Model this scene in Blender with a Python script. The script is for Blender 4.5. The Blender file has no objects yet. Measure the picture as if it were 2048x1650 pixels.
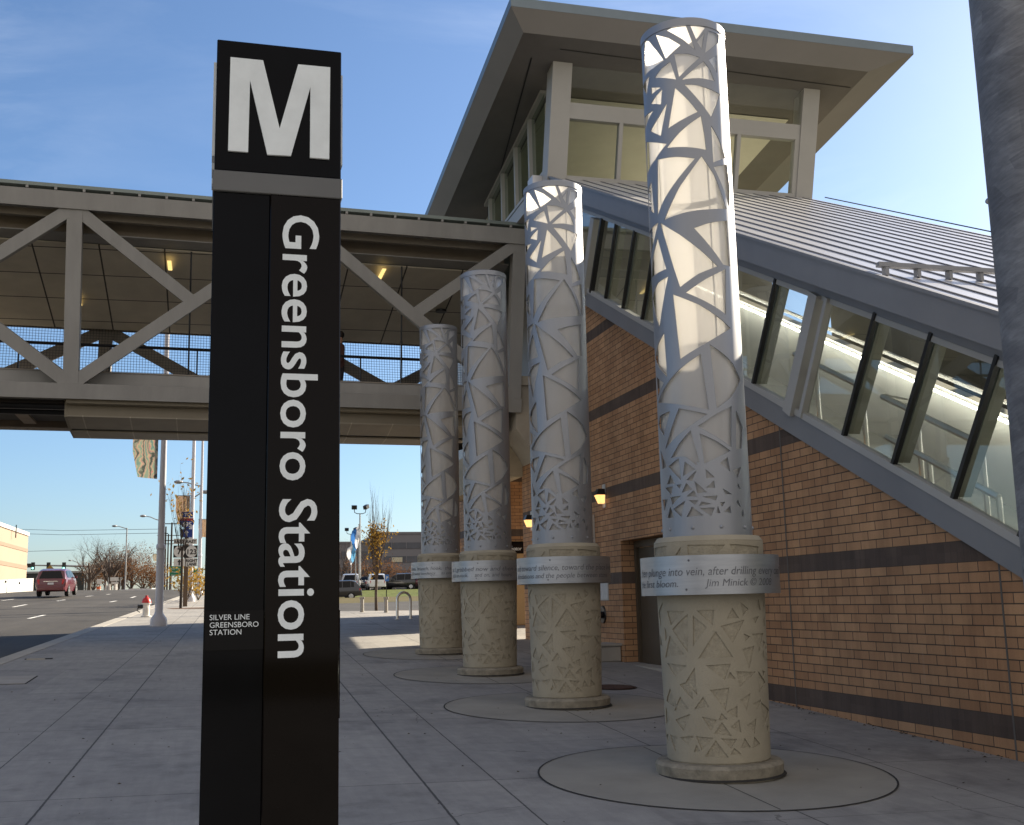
import bpy, bmesh, math, random
from mathutils import Vector, Matrix
from mathutils.geometry import delaunay_2d_cdt
random.seed(7)
COL = bpy.context.scene.collection
R = math.radians
# ------------------------------------------------------------------ camera (eye at the origin, X right along the bridge, Y along the wall, Z up)
F, CX, CY = 2240.0, 1024.0, 825.0
M = Matrix(((0.9660, -0.0222, 0.2577), (-0.2576, -0.1660, 0.9519), (-0.0216, 0.9859, 0.1661)))
def _n(v): return v.normalized()
_z = _n(Vector((729 - CX, 13275.0, F))); _y = Vector((416 - CX, -397.0, F)); _y = _n(_y - _z * _y.dot(_z)); _x = _z.cross(_y)
if _x.x < 0: _x = -_x
M = Matrix((_x, _y, _z))
def ray(px, py): return M @ Vector((px - CX, CY - py, F))
def atX(px, py, X): r = ray(px, py); return r * (X / r.x)
def atY(px, py, Y): r = ray(px, py); return r * (Y / r.y)
def atP(px, py, n, d): r = ray(px, py); return r * (d / Vector(n).dot(r))
GC = -0.013
def gbase(Y):
    if Y < 80: return 0.037 * (Y - 11.1)
    return 0.037 * 68.9 + 0.9 * (1 - math.exp(-(Y - 80) / 30.0)) + 0.004 * (Y - 80)
def gz(X, Y): return -1.45 + gbase(Y) + GC * (max(min(X, 14), -14) - 7.14)
def atG(px, py, dz=0.0):
    r = ray(px, py); den = r.z - 0.037*r.y - GC*r.x
    if den < -1e-6:
        p = r * ((-1.45 - 0.037*11.1 - GC*7.14 + dz) / den)
        if p.y < 80 and abs(p.x) < 14: return p
    k = 20.0 / r.y
    while k*r.y < 600:
        p = r * k
        if p.z < gz(p.x, p.y) + dz: return p
        k += 0.25 / r.y
    return r * k
# ------------------------------------------------------------------ mesh helpers
class MB:
    def __init__(s): s.v = []; s.f = []
    def add(s, vs, fs):
        o = len(s.v); s.v += [tuple(v) for v in vs]; s.f += [tuple(i + o for i in f) for f in fs]; return s
    def box(s, x0, x1, y0, y1, z0, z1):
        return s.hexa([(x0,y0,z0),(x1,y0,z0),(x1,y1,z0),(x0,y1,z0),(x0,y0,z1),(x1,y0,z1),(x1,y1,z1),(x0,y1,z1)])
    def hexa(s, p): return s.add(p, [(3,2,1,0),(4,5,6,7),(0,1,5,4),(1,2,6,5),(2,3,7,6),(3,0,4,7)])
    def quad(s, a, b, c, d): return s.add([a,b,c,d], [(0,1,2,3)])
    def prism(s, poly, vec):
        n = len(poly); vec = Vector(vec); a = [Vector(p) for p in poly]
        return s.add(a + [p + vec for p in a], [tuple(range(n))[::-1], tuple(range(n, 2*n))] + [(i, (i+1) % n, n + (i+1) % n, n + i) for i in range(n)])
    def beam(s, p0, p1, w, h, up=(0,0,1)):
        p0 = Vector(p0); p1 = Vector(p1); d = (p1 - p0).normalized(); u = Vector(up); sx = d.cross(u).normalized() * (w/2); sy = sx.cross(d).normalized() * (h/2)
        return s.hexa([p0-sx-sy, p0+sx-sy, p1+sx-sy, p1-sx-sy, p0-sx+sy, p0+sx+sy, p1+sx+sy, p1-sx+sy])
    def tube(s, pts, rad, n=8, cap=True):
        pts = [Vector(p) for p in pts]; rs = rad if isinstance(rad, (list, tuple)) else [rad] * len(pts)
        o = len(s.v); t0 = (pts[1]-pts[0]).normalized(); a = Vector((0,0,1)) if abs(t0.z) < 0.9 else Vector((1,0,0)); u = t0.cross(a).normalized()
        for i, p in enumerate(pts):
            t = (pts[min(i+1,len(pts)-1)] - pts[max(i-1,0)]).normalized(); u = (u - t*u.dot(t)).normalized(); w = t.cross(u)
            for k in range(n):
                an = 2*math.pi*k/n; s.v.append(tuple(p + (u*math.cos(an) + w*math.sin(an))*rs[i]))
        for i in range(len(pts)-1):
            for k in range(n):
                s.f.append((o+i*n+k, o+i*n+(k+1)%n, o+(i+1)*n+(k+1)%n, o+(i+1)*n+k))
        if cap: s.f.append(tuple(o+k for k in range(n))[::-1]); s.f.append(tuple(o+(len(pts)-1)*n+k for k in range(n)))
        return s
    def lathe(s, prof, n=32, c=(0,0,0), cap=True):
        o = len(s.v); m = len(prof)
        for r, z in prof:
            for k in range(n):
                a = 2*math.pi*k/n; s.v.append((c[0]+r*math.cos(a), c[1]+r*math.sin(a), c[2]+z))
        for i in range(m-1):
            for k in range(n): s.f.append((o+i*n+k, o+i*n+(k+1)%n, o+(i+1)*n+(k+1)%n, o+(i+1)*n+k))
        if cap: s.f.append(tuple(o+k for k in range(n))[::-1]); s.f.append(tuple(o+(m-1)*n+k for k in range(n)))
        return s
    def ball(s, c, r, n=10, m=6, sz=1.0):
        return s.lathe([(max(1e-3, r*math.sin(math.pi*i/m)), -r*sz*math.cos(math.pi*i/m)) for i in range(m+1)], n, c)
    def xf(s, mat): s.v = [tuple(mat @ Vector(v)) for v in s.v]; return s
    def build(s, name, mat, parent=None, smooth=False, bevel=0.0, loc=None):
        me = bpy.data.meshes.new(name); me.from_pydata(s.v, [], s.f); me.validate()
        bm = bmesh.new(); bm.from_mesh(me); bmesh.ops.recalc_face_normals(bm, faces=bm.faces)
        if bevel: bmesh.ops.bevel(bm, geom=[e for e in bm.edges if len(e.link_faces) == 2 and e.calc_face_angle(0) > 0.6], offset=bevel, segments=1, affect='EDGES', clamp_overlap=True)
        if smooth:
            for f in bm.faces: f.smooth = True
            for e in bm.edges:
                if len(e.link_faces) == 2 and e.calc_face_angle(0) > 0.6: e.smooth = False
        bm.to_mesh(me); bm.free()
        return link(name, me, mat, parent, loc)
def link(name, me, mat, parent=None, loc=None):
    o = bpy.data.objects.new(name, me); COL.objects.link(o)
    if mat is not None and len(me.materials) == 0: me.materials.append(mat)
    if parent is not None: o.parent = parent
    if loc is not None: o.location = loc
    return o
def tag(o, label=None, cat=None, group=None, kind=None):
    if label: o['label'] = label
    if cat: o['category'] = cat
    if group: o['group'] = group
    if kind: o['kind'] = kind
    return o
def thing(name, label, cat, loc=(0,0,0), rz=0.0, group=None):
    o = bpy.data.objects.new(name, None); COL.objects.link(o); o.empty_display_size = 0.2
    o.location = loc; o.rotation_euler = (0, 0, rz); return tag(o, label, cat, group)
def struct(name, mb, mat, parent=None): return tag(mb.build(name, mat, parent), kind='structure')
def dup(root, loc=None, rz=None, label=None, sc=None):
    def cp(o, par):
        c = o.copy(); COL.objects.link(c)
        if par is not None: c.parent = par
        for ch in list(o.children): cp(ch, c)
        return c
    c = cp(root, None)
    if loc is not None: c.location = loc
    if rz is not None: c.rotation_euler = (0, 0, rz)
    if sc is not None: c.scale = sc
    if label: c['label'] = label
    return c
def text_geo(body, size, align='CENTER', extrude=0.0, shear=0.0, space=1.0, bold=0.0):
    cu = bpy.data.curves.new('t', 'FONT'); cu.body = body; cu.size = size; cu.align_x = align; cu.extrude = extrude; cu.shear = shear; cu.space_character = space; cu.offset = bold; cu.resolution_u = 4
    o = bpy.data.objects.new('t', cu); COL.objects.link(o)
    me = bpy.data.meshes.new_from_object(o.evaluated_get(bpy.context.evaluated_depsgraph_get()))
    vs = [v.co.copy() for v in me.vertices]; fs = [tuple(p.vertices) for p in me.polygons]
    bpy.data.objects.remove(o); bpy.data.curves.remove(cu); bpy.data.meshes.remove(me)
    return vs, fs
def text_on(mb, body, size, org, xd, yd, off=0.004, **kw):
    vs, fs = text_geo(body, size, **kw); xd = Vector(xd).normalized(); yd = Vector(yd).normalized(); n = xd.cross(yd); org = Vector(org)
    mb.add([org + xd*v.x + yd*v.y + n*(off+v.z) for v in vs], fs)
# ------------------------------------------------------------------ materials
def nt(name):
    m = bpy.data.materials.new(name); m.use_nodes = True; t = m.node_tree; t.nodes.clear()
    out = t.nodes.new('ShaderNodeOutputMaterial'); return m, t, out
def N(t, typ, ins=None, **kw):
    n = t.nodes.new(typ)
    for k, v in kw.items(): setattr(n, k, v)
    for k, v in (ins or {}).items():
        if hasattr(v, 'bl_rna') and isinstance(v, bpy.types.NodeSocket): t.links.new(v, n.inputs[k])
        else: n.inputs[k].default_value = v
    return n
def c4(c): return (c[0], c[1], c[2], 1.0)
def ramp(t, fac, stops):
    r = N(t, 'ShaderNodeValToRGB', {'Fac': fac}); e = r.color_ramp.elements
    while len(e) < len(stops): e.new(0.5)
    for i, (p, c) in enumerate(stops): e[i].position = p; e[i].color = c4(c) if len(c) == 3 else c
    return r.outputs['Color']
def mathn(t, op, a, b=None, c=None):
    ins = {0: a}
    if b is not None: ins[1] = b
    if c is not None: ins[2] = c
    return N(t, 'ShaderNodeMath', ins, operation=op).outputs[0]
def mixc(t, fac, a, b, bt='MIX'):
    n = N(t, 'ShaderNodeMix', data_type='RGBA', blend_type=bt)
    for k, v in ((0, fac), (6, a), (7, b)):
        if isinstance(v, bpy.types.NodeSocket): t.links.new(v, n.inputs[k])
        else: n.inputs[k].default_value = v if k == 0 else c4(v)
    return n.outputs[2]
def noise(t, scale, detail=4, vec=None, rough=0.6):
    n = N(t, 'ShaderNodeTexNoise', {'Scale': scale, 'Detail': detail, 'Roughness': rough})
    t.links.new(vec if vec is not None else N(t, 'ShaderNodeTexCoord').outputs['Object'], n.inputs['Vector'])
    return n.outputs['Fac']
def principled(t, out, col, rough=0.6, metal=0.0, spec=0.5, bump=None, bstr=0.2, bdist=0.01, **kw):
    b = N(t, 'ShaderNodeBsdfPrincipled', {'Roughness': rough, 'Metallic': metal, 'Specular IOR Level': spec})
    if isinstance(col, bpy.types.NodeSocket): t.links.new(col, b.inputs['Base Color'])
    else: b.inputs['Base Color'].default_value = c4(col)
    for k, v in kw.items(): b.inputs[k].default_value = v
    if bump is not None:
        n = N(t, 'ShaderNodeBump', {'Strength': bstr, 'Distance': bdist, 'Height': bump}); t.links.new(n.outputs[0], b.inputs['Normal'])
    t.links.new(b.outputs[0], out.inputs[0]); return b
_mc = {}
def pm(name, col, rough=0.6, metal=0.0, spec=0.4, var=0.12, scale=3.0, bump=0.0, bscale=60.0, stretch=None, **kw):
    if name in _mc: return _mc[name]
    m, t, out = nt(name)
    tc = N(t, 'ShaderNodeTexCoord').outputs['Object']
    if stretch: tc = N(t, 'ShaderNodeMapping', {'Vector': tc, 'Scale': stretch}).outputs[0]
    f = noise(t, scale, 5, tc)
    cc = ramp(t, f, [(0.3, [x*(1-var) for x in col]), (0.7, [min(1, x*(1+var)) for x in col])])
    bp = noise(t, bscale, 3, tc) if bump else None
    principled(t, out, cc, rough, metal, spec, bp, bump, **kw)
    _mc[name] = m; return m
def emit(name, col, s):
    m, t, out = nt(name); f = noise(t, 8.0, 2); cc = ramp(t, f, [(0.3, [x*0.85 for x in col]), (0.7, col)])
    e = N(t, 'ShaderNodeEmission', {'Color': cc, 'Strength': s}); t.links.new(e.outputs[0], out.inputs[0]); return m
# brick: 4 inch courses, dark soldier bands every 16 courses
def brick_mat(name):
    m, t, out = nt(name)
    tc = N(t, 'ShaderNodeTexCoord').outputs['Object']; s = N(t, 'ShaderNodeSeparateXYZ', {0: tc})
    u = mathn(t, 'ADD', s.outputs[0], s.outputs[1]); v = mathn(t, 'ADD', s.outputs[2], 1.340)
    uv = N(t, 'ShaderNodeCombineXYZ', {0: u, 1: v}).outputs[0]
    b = N(t, 'ShaderNodeTexBrick', {'Vector': uv, 'Scale': 1.0, 'Brick Width': 0.305, 'Row Height': 0.1016, 'Mortar Size': 0.0058, 'Mortar Smooth': 0.1, 'Bias': 0.0,
        'Color1': (0.56, 0.325, 0.17, 1), 'Color2': (0.45, 0.245, 0.125, 1), 'Mortar': (0.085, 0.062, 0.048, 1)}, offset=0.5)
    b2 = N(t, 'ShaderNodeTexBrick', {'Vector': uv, 'Scale': 1.0, 'Brick Width': 0.1016, 'Row Height': 0.2032, 'Mortar Size': 0.0035, 'Mortar Smooth': 0.1, 'Bias': 0.0,
        'Color1': (0.135, 0.098, 0.077, 1), 'Color2': (0.11, 0.08, 0.064, 1), 'Mortar': (0.11, 0.088, 0.07, 1)}, offset=0.0)
    md = mathn(t, 'LESS_THAN', mathn(t, 'FLOORED_MODULO', v, 1.6256), 0.2032)
    col = mixc(t, md, b.outputs['Color'], b2.outputs['Color'])
    n1 = noise(t, 1.3, 5, tc); n2 = noise(t, 90, 2, tc)
    col = mixc(t, 0.75, col, ramp(t, n1, [(0.3, (0.72, 0.72, 0.74)), (0.7, (1.0, 1.0, 1.0))]), 'MULTIPLY')
    col = mixc(t, 0.35, col, ramp(t, n2, [(0.35, (0.7, 0.7, 0.7)), (0.65, (1.0, 1.0, 1.0))]), 'MULTIPLY')
    fl = N(t, 'ShaderNodeTexWhiteNoise', {'Vector': N(t, 'ShaderNodeCombineXYZ', {0: mathn(t, 'FLOOR', mathn(t, 'DIVIDE', u, 0.305)), 1: mathn(t, 'FLOOR', mathn(t, 'DIVIDE', v, 0.1016))}).outputs[0]}, noise_dimensions='2D').outputs['Value']
    col = mixc(t, 0.8, col, ramp(t, fl, [(0, (0.86, 0.85, 0.84)), (0.5, (1, 1, 1)), (0.93, (1.03, 1.02, 1.0)), (1.0, (1.16, 1.16, 1.15))]), 'MULTIPLY')
    stv = N(t, 'ShaderNodeMapping', {'Vector': tc, 'Scale': (3.0, 3.0, 0.12)}).outputs[0]; n5 = noise(t, 1.6, 5, stv)
    col = mixc(t, 0.8, col, ramp(t, n5, [(0.36, (0.80, 0.80, 0.81)), (0.55, (1, 1, 1))]), 'MULTIPLY')
    n6 = noise(t, 3.5, 4, stv); col = mixc(t, ramp(t, n6, [(0.66, (0, 0, 0)), (0.82, (0.22, 0.22, 0.22))]), col, (0.55, 0.50, 0.44))
    bf = mathn(t, 'SUBTRACT', 1.0, N(t, 'ShaderNodeMix', {0: md, 2: b.outputs['Fac'], 3: b2.outputs['Fac']}).outputs[0])
    principled(t, out, col, 0.75, 0, 0.3, bf, 0.6, 0.006); return m
def pave_mat(name, joints):
    m, t, out = nt(name)
    tc = N(t, 'ShaderNodeTexCoord').outputs['Object']; s = N(t, 'ShaderNodeSeparateXYZ', {0: tc})
    x, y = s.outputs[0], s.outputs[1]
    u = mathn(t, 'SUBTRACT', x, mathn(t, 'MULTIPLY', y, 0.028)); v = mathn(t, 'ADD', y, mathn(t, 'MULTIPLY', x, 0.028))
    n1 = noise(t, 0.55, 6, tc); n2 = noise(t, 5.0, 5, tc); n3 = noise(t, 140, 2, tc)
    st = N(t, 'ShaderNodeMapping', {'Vector': tc, 'Scale': (6, 0.5, 1)}).outputs[0]; n4 = noise(t, 2.0, 4, st)
    col = ramp(t, n1, [(0.3, (0.27, 0.26, 0.245)), (0.7, (0.35, 0.335, 0.31))])
    # each slab its own cast tone
    sl = N(t, 'ShaderNodeCombineXYZ', {0: mathn(t, 'FLOOR', mathn(t, 'DIVIDE', mathn(t, 'ADD', u, 1.41), 1.44)), 1: mathn(t, 'FLOOR', mathn(t, 'DIVIDE', mathn(t, 'SUBTRACT', v, 9.43), 3.76))}).outputs[0]
    wn = N(t, 'ShaderNodeTexWhiteNoise', {'Vector': sl}, noise_dimensions='2D').outputs['Value']
    col = mixc(t, 1.0, col, ramp(t, wn, [(0, (0.9, 0.9, 0.9)), (1, (1.04, 1.04, 1.03))]), 'MULTIPLY')
    col = mixc(t, 0.6, col, ramp(t, n2, [(0.35, (0.8, 0.8, 0.8)), (0.65, (1.05, 1.05, 1.04))]), 'MULTIPLY')
    col = mixc(t, 0.35, col, ramp(t, n4, [(0.4, (0.82, 0.82, 0.84)), (0.6, (1.05, 1.05, 1.05))]), 'MULTIPLY')
    col = mixc(t, 0.5, col, ramp(t, n3, [(0.3, (0.78, 0.78, 0.78)), (0.7, (1.1, 1.1, 1.1))]), 'MULTIPLY')
    col = mixc(t, ramp(t, noise(t, 26, 2, tc), [(0.74, (0, 0, 0)), (0.78, (0.55, 0.55, 0.55))]), col, (0.09, 0.085, 0.08))   # gum and specks
    n7 = noise(t, 1.1, 7, tc, 0.7); col = mixc(t, 0.8, col, ramp(t, n7, [(0.34, (0.72, 0.72, 0.73)), (0.46, (1, 1, 1)), (0.68, (1.0, 1.0, 1.0)), (0.78, (1.1, 1.1, 1.09))]), 'MULTIPLY')
    vw = N(t, 'ShaderNodeVectorMath', {0: tc, 1: N(t, 'ShaderNodeVectorMath', {0: N(t, 'ShaderNodeTexNoise', {'Vector': tc, 'Scale': 3.0, 'Detail': 4.0}).outputs['Color'], 3: 0.35}, operation='SCALE').outputs[0]}, operation='ADD').outputs[0]
    vo = N(t, 'ShaderNodeTexVoronoi', {'Vector': vw, 'Scale': 0.33}, feature='DISTANCE_TO_EDGE').outputs['Distance']
    ck = mathn(t, 'MULTIPLY', mathn(t, 'LESS_THAN', vo, 0.0022), mathn(t, 'GREATER_THAN', noise(t, 0.4, 2, tc), 0.56))
    col = mixc(t, mathn(t, 'MULTIPLY', ck, 0.6), col, (0.09, 0.085, 0.08))
    jw = mathn(t, 'MULTIPLY', mathn(t, 'SUBTRACT', noise(t, 9.0, 3, tc), 0.5), 0.012)
    u = mathn(t, 'ADD', u, jw); v = mathn(t, 'ADD', v, jw)
    mk = None
    for (ax, pos, per, w) in joints:
        src = u if ax == 'u' else v
        d = mathn(t, 'ABSOLUTE', mathn(t, 'SUBTRACT', src, pos)) if per is None else mathn(t, 'PINGPONG', mathn(t, 'SUBTRACT', src, pos), per/2)
        k = mathn(t, 'LESS_THAN', d, w)
        mk = k if mk is None else mathn(t, 'MAXIMUM', mk, k)
    col = mixc(t, mathn(t, 'MULTIPLY', mk, 0.85), col, (0.035, 0.033, 0.032))
    h = mathn(t, 'SUBTRACT', mathn(t, 'MULTIPLY', n3, 0.15), mk)
    principled(t, out, col, 0.8, 0, 0.35, h, 0.5, 0.006); return m
def glass_mat(name, tint=(0.72, 0.78, 0.72), refl=1.0):
    m, t, out = nt(name)
    tc = N(t, 'ShaderNodeTexCoord').outputs['Object']; f = noise(t, 1.1, 3, tc)
    tr = N(t, 'ShaderNodeBsdfTransparent', {'Color': ramp(t, f, [(0.3, [x*0.93 for x in tint]), (0.7, tint)])})
    gl = N(t, 'ShaderNodeBsdfGlossy', {'Color': (0.9, 0.95, 0.92, 1), 'Roughness': 0.015})
    bf = N(t, 'ShaderNodeNewGeometry').outputs['Backfacing']; io = mathn(t, 'ADD', 1.52, mathn(t, 'MULTIPLY', bf, 1/1.52 - 1.52))
    fr = N(t, 'ShaderNodeFresnel', {'IOR': io}); fac = mathn(t, 'MINIMUM', mathn(t, 'MULTIPLY', fr.outputs[0], 1.5*refl), 1.0)
    mx = N(t, 'ShaderNodeMixShader', {0: fac, 1: tr.outputs[0], 2: gl.outputs[0]}); t.links.new(mx.outputs[0], out.inputs[0]); return m
def acrylic_mat():
    m, t, out = nt('milky_acrylic')
    tc = N(t, 'ShaderNodeTexCoord').outputs['Object']; f = noise(t, 1.5, 4, tc)
    cc = ramp(t, f, [(0.3, (0.90, 0.885, 0.85)), (0.7, (0.95, 0.935, 0.90))])
    d = N(t, 'ShaderNodeBsdfDiffuse', {'Color': cc}); tl = N(t, 'ShaderNodeBsdfTranslucent', {'Color': cc})
    mx0 = N(t, 'ShaderNodeMixShader', {0: 0.62, 1: d.outputs[0], 2: tl.outputs[0]}); tp = N(t, 'ShaderNodeBsdfTransparent', {'Color': (1, 0.985, 0.95, 1)})
    mx = N(t, 'ShaderNodeMixShader', {0: 0.21, 1: mx0.outputs[0], 2: tp.outputs[0]})
    gl = N(t, 'ShaderNodeBsdfGlossy', {'Color': (1, 1, 1, 1), 'Roughness': 0.25}); fr = N(t, 'ShaderNodeFresnel', {'IOR': 1.4})
    m2 = N(t, 'ShaderNodeMixShader', {0: fr.outputs[0], 1: mx.outputs[0], 2: gl.outputs[0]}); t.links.new(m2.outputs[0], out.inputs[0]); return m
def screen_mat():
    m, t, out = nt('wire_mesh')
    tc = N(t, 'ShaderNodeTexCoord').outputs['Object']; s = N(t, 'ShaderNodeSeparateXYZ', {0: tc})
    a = mathn(t, 'LESS_THAN', mathn(t, 'PINGPONG', s.outputs[0], 0.035), 0.0045); b = mathn(t, 'LESS_THAN', mathn(t, 'PINGPONG', s.outputs[2], 0.035), 0.0045)
    mk = mathn(t, 'MAXIMUM', a, b)
    tr = N(t, 'ShaderNodeBsdfTransparent'); d = N(t, 'ShaderNodeBsdfDiffuse', {'Color': (0.10, 0.10, 0.10, 1)})
    mx = N(t, 'ShaderNodeMixShader', {0: mk, 1: tr.outputs[0], 2: d.outputs[0]}); t.links.new(mx.outputs[0], out.inputs[0]); return m
def grid_mat(name, col, sx, sy, w=0.012, line=(0.02, 0.018, 0.015), rough=0.6, shear=0.0, ox=0.0):
    m, t, out = nt(name)
    tc = N(t, 'ShaderNodeTexCoord').outputs['Object']; s = N(t, 'ShaderNodeSeparateXYZ', {0: tc})
    x = mathn(t, 'ADD', s.outputs[0], ox)
    mk = mathn(t, 'LESS_THAN', mathn(t, 'PINGPONG', x, sx/2), w)
    if sy: mk = mathn(t, 'MAXIMUM', mk, mathn(t, 'LESS_THAN', mathn(t, 'PINGPONG', s.outputs[1], sy/2), w))
    f = noise(t, 1.5, 4, tc); cc = ramp(t, f, [(0.3, [c*0.9 for c in col]), (0.7, [c*1.08 for c in col])])
    principled(t, out, mixc(t, mk, cc, line), rough, 0, 0.4); return m
# ------------------------------------------------------------------ setting: ground, road, walks
def curbX(Y): return -3.78 + 0.052 * (Y - 23.44)
def strip(xa, xb, ys, dz, nx=1, zf=None):
    mb = MB(); vs = []; zf = zf or gz
    for Y in ys:
        a, b = xa(Y), xb(Y)
        for i in range(nx+1):
            X = a + (b-a)*i/nx; vs.append((X, Y, zf(X, Y) + dz))
    w = nx + 1; fs = []
    for j in range(len(ys)-1):
        for i in range(nx): fs.append((j*w+i, j*w+i+1, (j+1)*w+i+1, (j+1)*w+i))
    return mb.add(vs, fs)
YS = [-25 + 5*i for i in range(22)] + [85 + 6*i for i in range(40)]
m_pave = pave_mat('sidewalk_concrete', [('u', -1.41, None, 0.009), ('u', -2.03, None, 0.006), ('u', 1.47, None, 0.010), ('u', 2.06, None, 0.007), ('u', 3.93, None, 0.007), ('u', 5.6, None, 0.006), ('v', 9.43, 3.76, 0.006), ('v', 11.3, 3.76, 0.0028)])
m_kerb = pm('kerb_concrete', (0.36, 0.34, 0.30), 0.85, scale=1.5, bump=0.3)
m_conc = pm('plain_concrete', (0.33, 0.31, 0.28), 0.85, scale=2.0, bump=0.3)
def asphalt():
    m, t, out = nt('asphalt')
    tc = N(t, 'ShaderNodeTexCoord').outputs['Object']
    st = N(t, 'ShaderNodeMapping', {'Vector': tc, 'Scale': (1.0, 0.12, 1)}).outputs[0]
    n1 = noise(t, 0.7, 5, st); n2 = noise(t, 60, 2, tc); n3 = noise(t, 0.22, 4, tc)
    col = ramp(t, n1, [(0.3, (0.040, 0.037, 0.034)), (0.7, (0.066, 0.061, 0.055))])
    col = mixc(t, 0.6, col, ramp(t, n3, [(0.4, (0.75, 0.75, 0.76)), (0.6, (1.1, 1.1, 1.08))]), 'MULTIPLY')
    col = mixc(t, 0.5, col, ramp(t, n2, [(0.3, (0.7, 0.7, 0.7)), (0.7, (1.2, 1.2, 1.2))]), 'MULTIPLY')
    principled(t, out, col, 0.85, 0, 0.3, n2, 0.4, 0.01); return m
m_asph = asphalt()
def grass_ground():
    m, t, out = nt('dry_grass_ground')
    tc = N(t, 'ShaderNodeTexCoord').outputs['Object']; n1 = noise(t, 0.06, 6, tc); n2 = noise(t, 2.5, 4, tc)
    col = ramp(t, n1, [(0.3, (0.07, 0.075, 0.03)), (0.55, (0.12, 0.10, 0.05)), (0.75, (0.09, 0.085, 0.035))])
    col = mixc(t, 0.6, col, ramp(t, n2, [(0.35, (0.7, 0.7, 0.7)), (0.65, (1.15, 1.15, 1.1))]), 'MULTIPLY')
    principled(t, out, col, 0.95, 0, 0.1, n2, 0.6, 0.05); return m
m_grass = grass_ground()
# the big ground sheet, well below the paved surfaces, out to the horizon
gx = [-900, -300, -120, -60, -30, -15, 0, 15, 40, 90, 200, 500, 900]; gy = [-300, -60, -20, 0, 20, 40, 60, 80, 95, 120, 160, 220, 320, 600, 1200]
mb = MB(); vs = [(x, y, -1.45 + gbase(min(y, 320)) - 0.013*(max(min(x,14),-14)-7.14) - (0.9 if y < 300 else 0.3)) for y in gy for x in gx]
mb.add(vs, [(j*13+i, j*13+i+1, (j+1)*13+i+1, (j+1)*13+i) for j in range(len(gy)-1) for i in range(12)])
struct('ground', mb, m_grass)
struct('road', strip(lambda Y: -15.5, curbX, YS, -0.15, 4), m_asph)
W_NEAR = [y for y in YS if y <= 40] + [43.5]
struct('sidewalk', strip(lambda Y: curbX(Y) + 0.33, lambda Y: 16.0, W_NEAR, 0.0, 6), m_pave)
struct('sidewalk', strip(lambda Y: curbX(Y) + 0.33, lambda Y: curbX(Y) + 5.2, [43.5] + [y for y in YS if 43.5 < y < 200], 0.0, 2), m_pave)
kb = MB()
ys = [y for y in YS if y < 200]
for i in range(len(ys)-1):
    a, b = ys[i], ys[i+1]; p = []
    for dz in (-0.3, 0.004):
        p += [(curbX(a), a, gz(curbX(a), a)+dz), (curbX(a)+0.33, a, gz(curbX(a), a)+dz), (curbX(b)+0.33, b, gz(curbX(b), b)+dz), (curbX(b), b, gz(curbX(b), b)+dz)]
    kb.hexa(p)
struct('kerb', kb, m_kerb)
# painted lane dashes (one worn white paint, separate marks on the road)
m_paint = pm('road_paint', (0.72, 0.72, 0.68), 0.7, var=0.2, scale=9.0)
dash = [((57,1237),(89,1230)), ((26,1214),(53,1209)), ((114,1202),(130,1199.5)), ((4,1201),(27,1198.5)), ((171.5,1193),(185,1191.5)), ((220,1204),(232.5,1201.7)), ((262,1195.5),(271,1193)), ((213,1189),(221,1188))]
mk = MB()
for a, b in dash:
    p = atG(*a, -0.146); q = atG(*b, -0.146); w = 0.07
    mk.quad((p.x-w, p.y, p.z), (p.x+w, p.y, p.z), (q.x+w, q.y, q.z), (q.x-w, q.y, q.z))
struct('road_marking', mk, m_paint)
# pole shadows painted across the asphalt as dark strips
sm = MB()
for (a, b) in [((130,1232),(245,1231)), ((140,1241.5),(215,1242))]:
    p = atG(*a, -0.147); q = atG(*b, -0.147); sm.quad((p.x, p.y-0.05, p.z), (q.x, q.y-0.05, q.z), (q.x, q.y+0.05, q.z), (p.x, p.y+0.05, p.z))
struct('pole_shadow', sm, pm('painted_shadow', (0.02, 0.019, 0.018), 0.6))
# street and verge to the right of the walk, beyond the plaza
def zr_(X, Y):
    pts = [(43.5, -0.36), (47, -0.34), (60, -0.12), (100, 0.42), (104, 0.5), (116, 1.42), (165, 1.75), (400, 2.6)]
    for (a, za), (b, zb) in zip(pts, pts[1:]):
        if Y <= b: return za + (zb-za)*(Y-a)/(b-a)
    return pts[-1][1]
xl = lambda Y: curbX(Y) + 5.2
xr = lambda Y: 70.0 + 0.3*Y
struct('mulch_bed', strip(xl, xr, [43.5, 45.5], 0.10, 2, zr_), pm('mulch', (0.055, 0.034, 0.022), 0.95, var=0.4, scale=12, bump=0.8, bscale=30))
struct('side_street', strip(xl, xr, [45.5, 60, 80, 100, 103.4], 0.0, 2, zr_), m_asph)
struct('street_kerb', strip(xl, xr, [103.4, 104.0], 0.12, 2, zr_), m_kerb)
struct('grass_bank', strip(xl, xr, [104, 107, 110, 113, 116.5], 0.06, 2, zr_), pm('bank_turf', (0.10, 0.12, 0.035), 0.95, spec=0.1, var=0.5, scale=2.2, bump=1.0, bscale=12))
struct('parking_lot', strip(xl, xr, [116.5, 140, 165, 230], 0.0, 2, zr_), m_asph)
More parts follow.
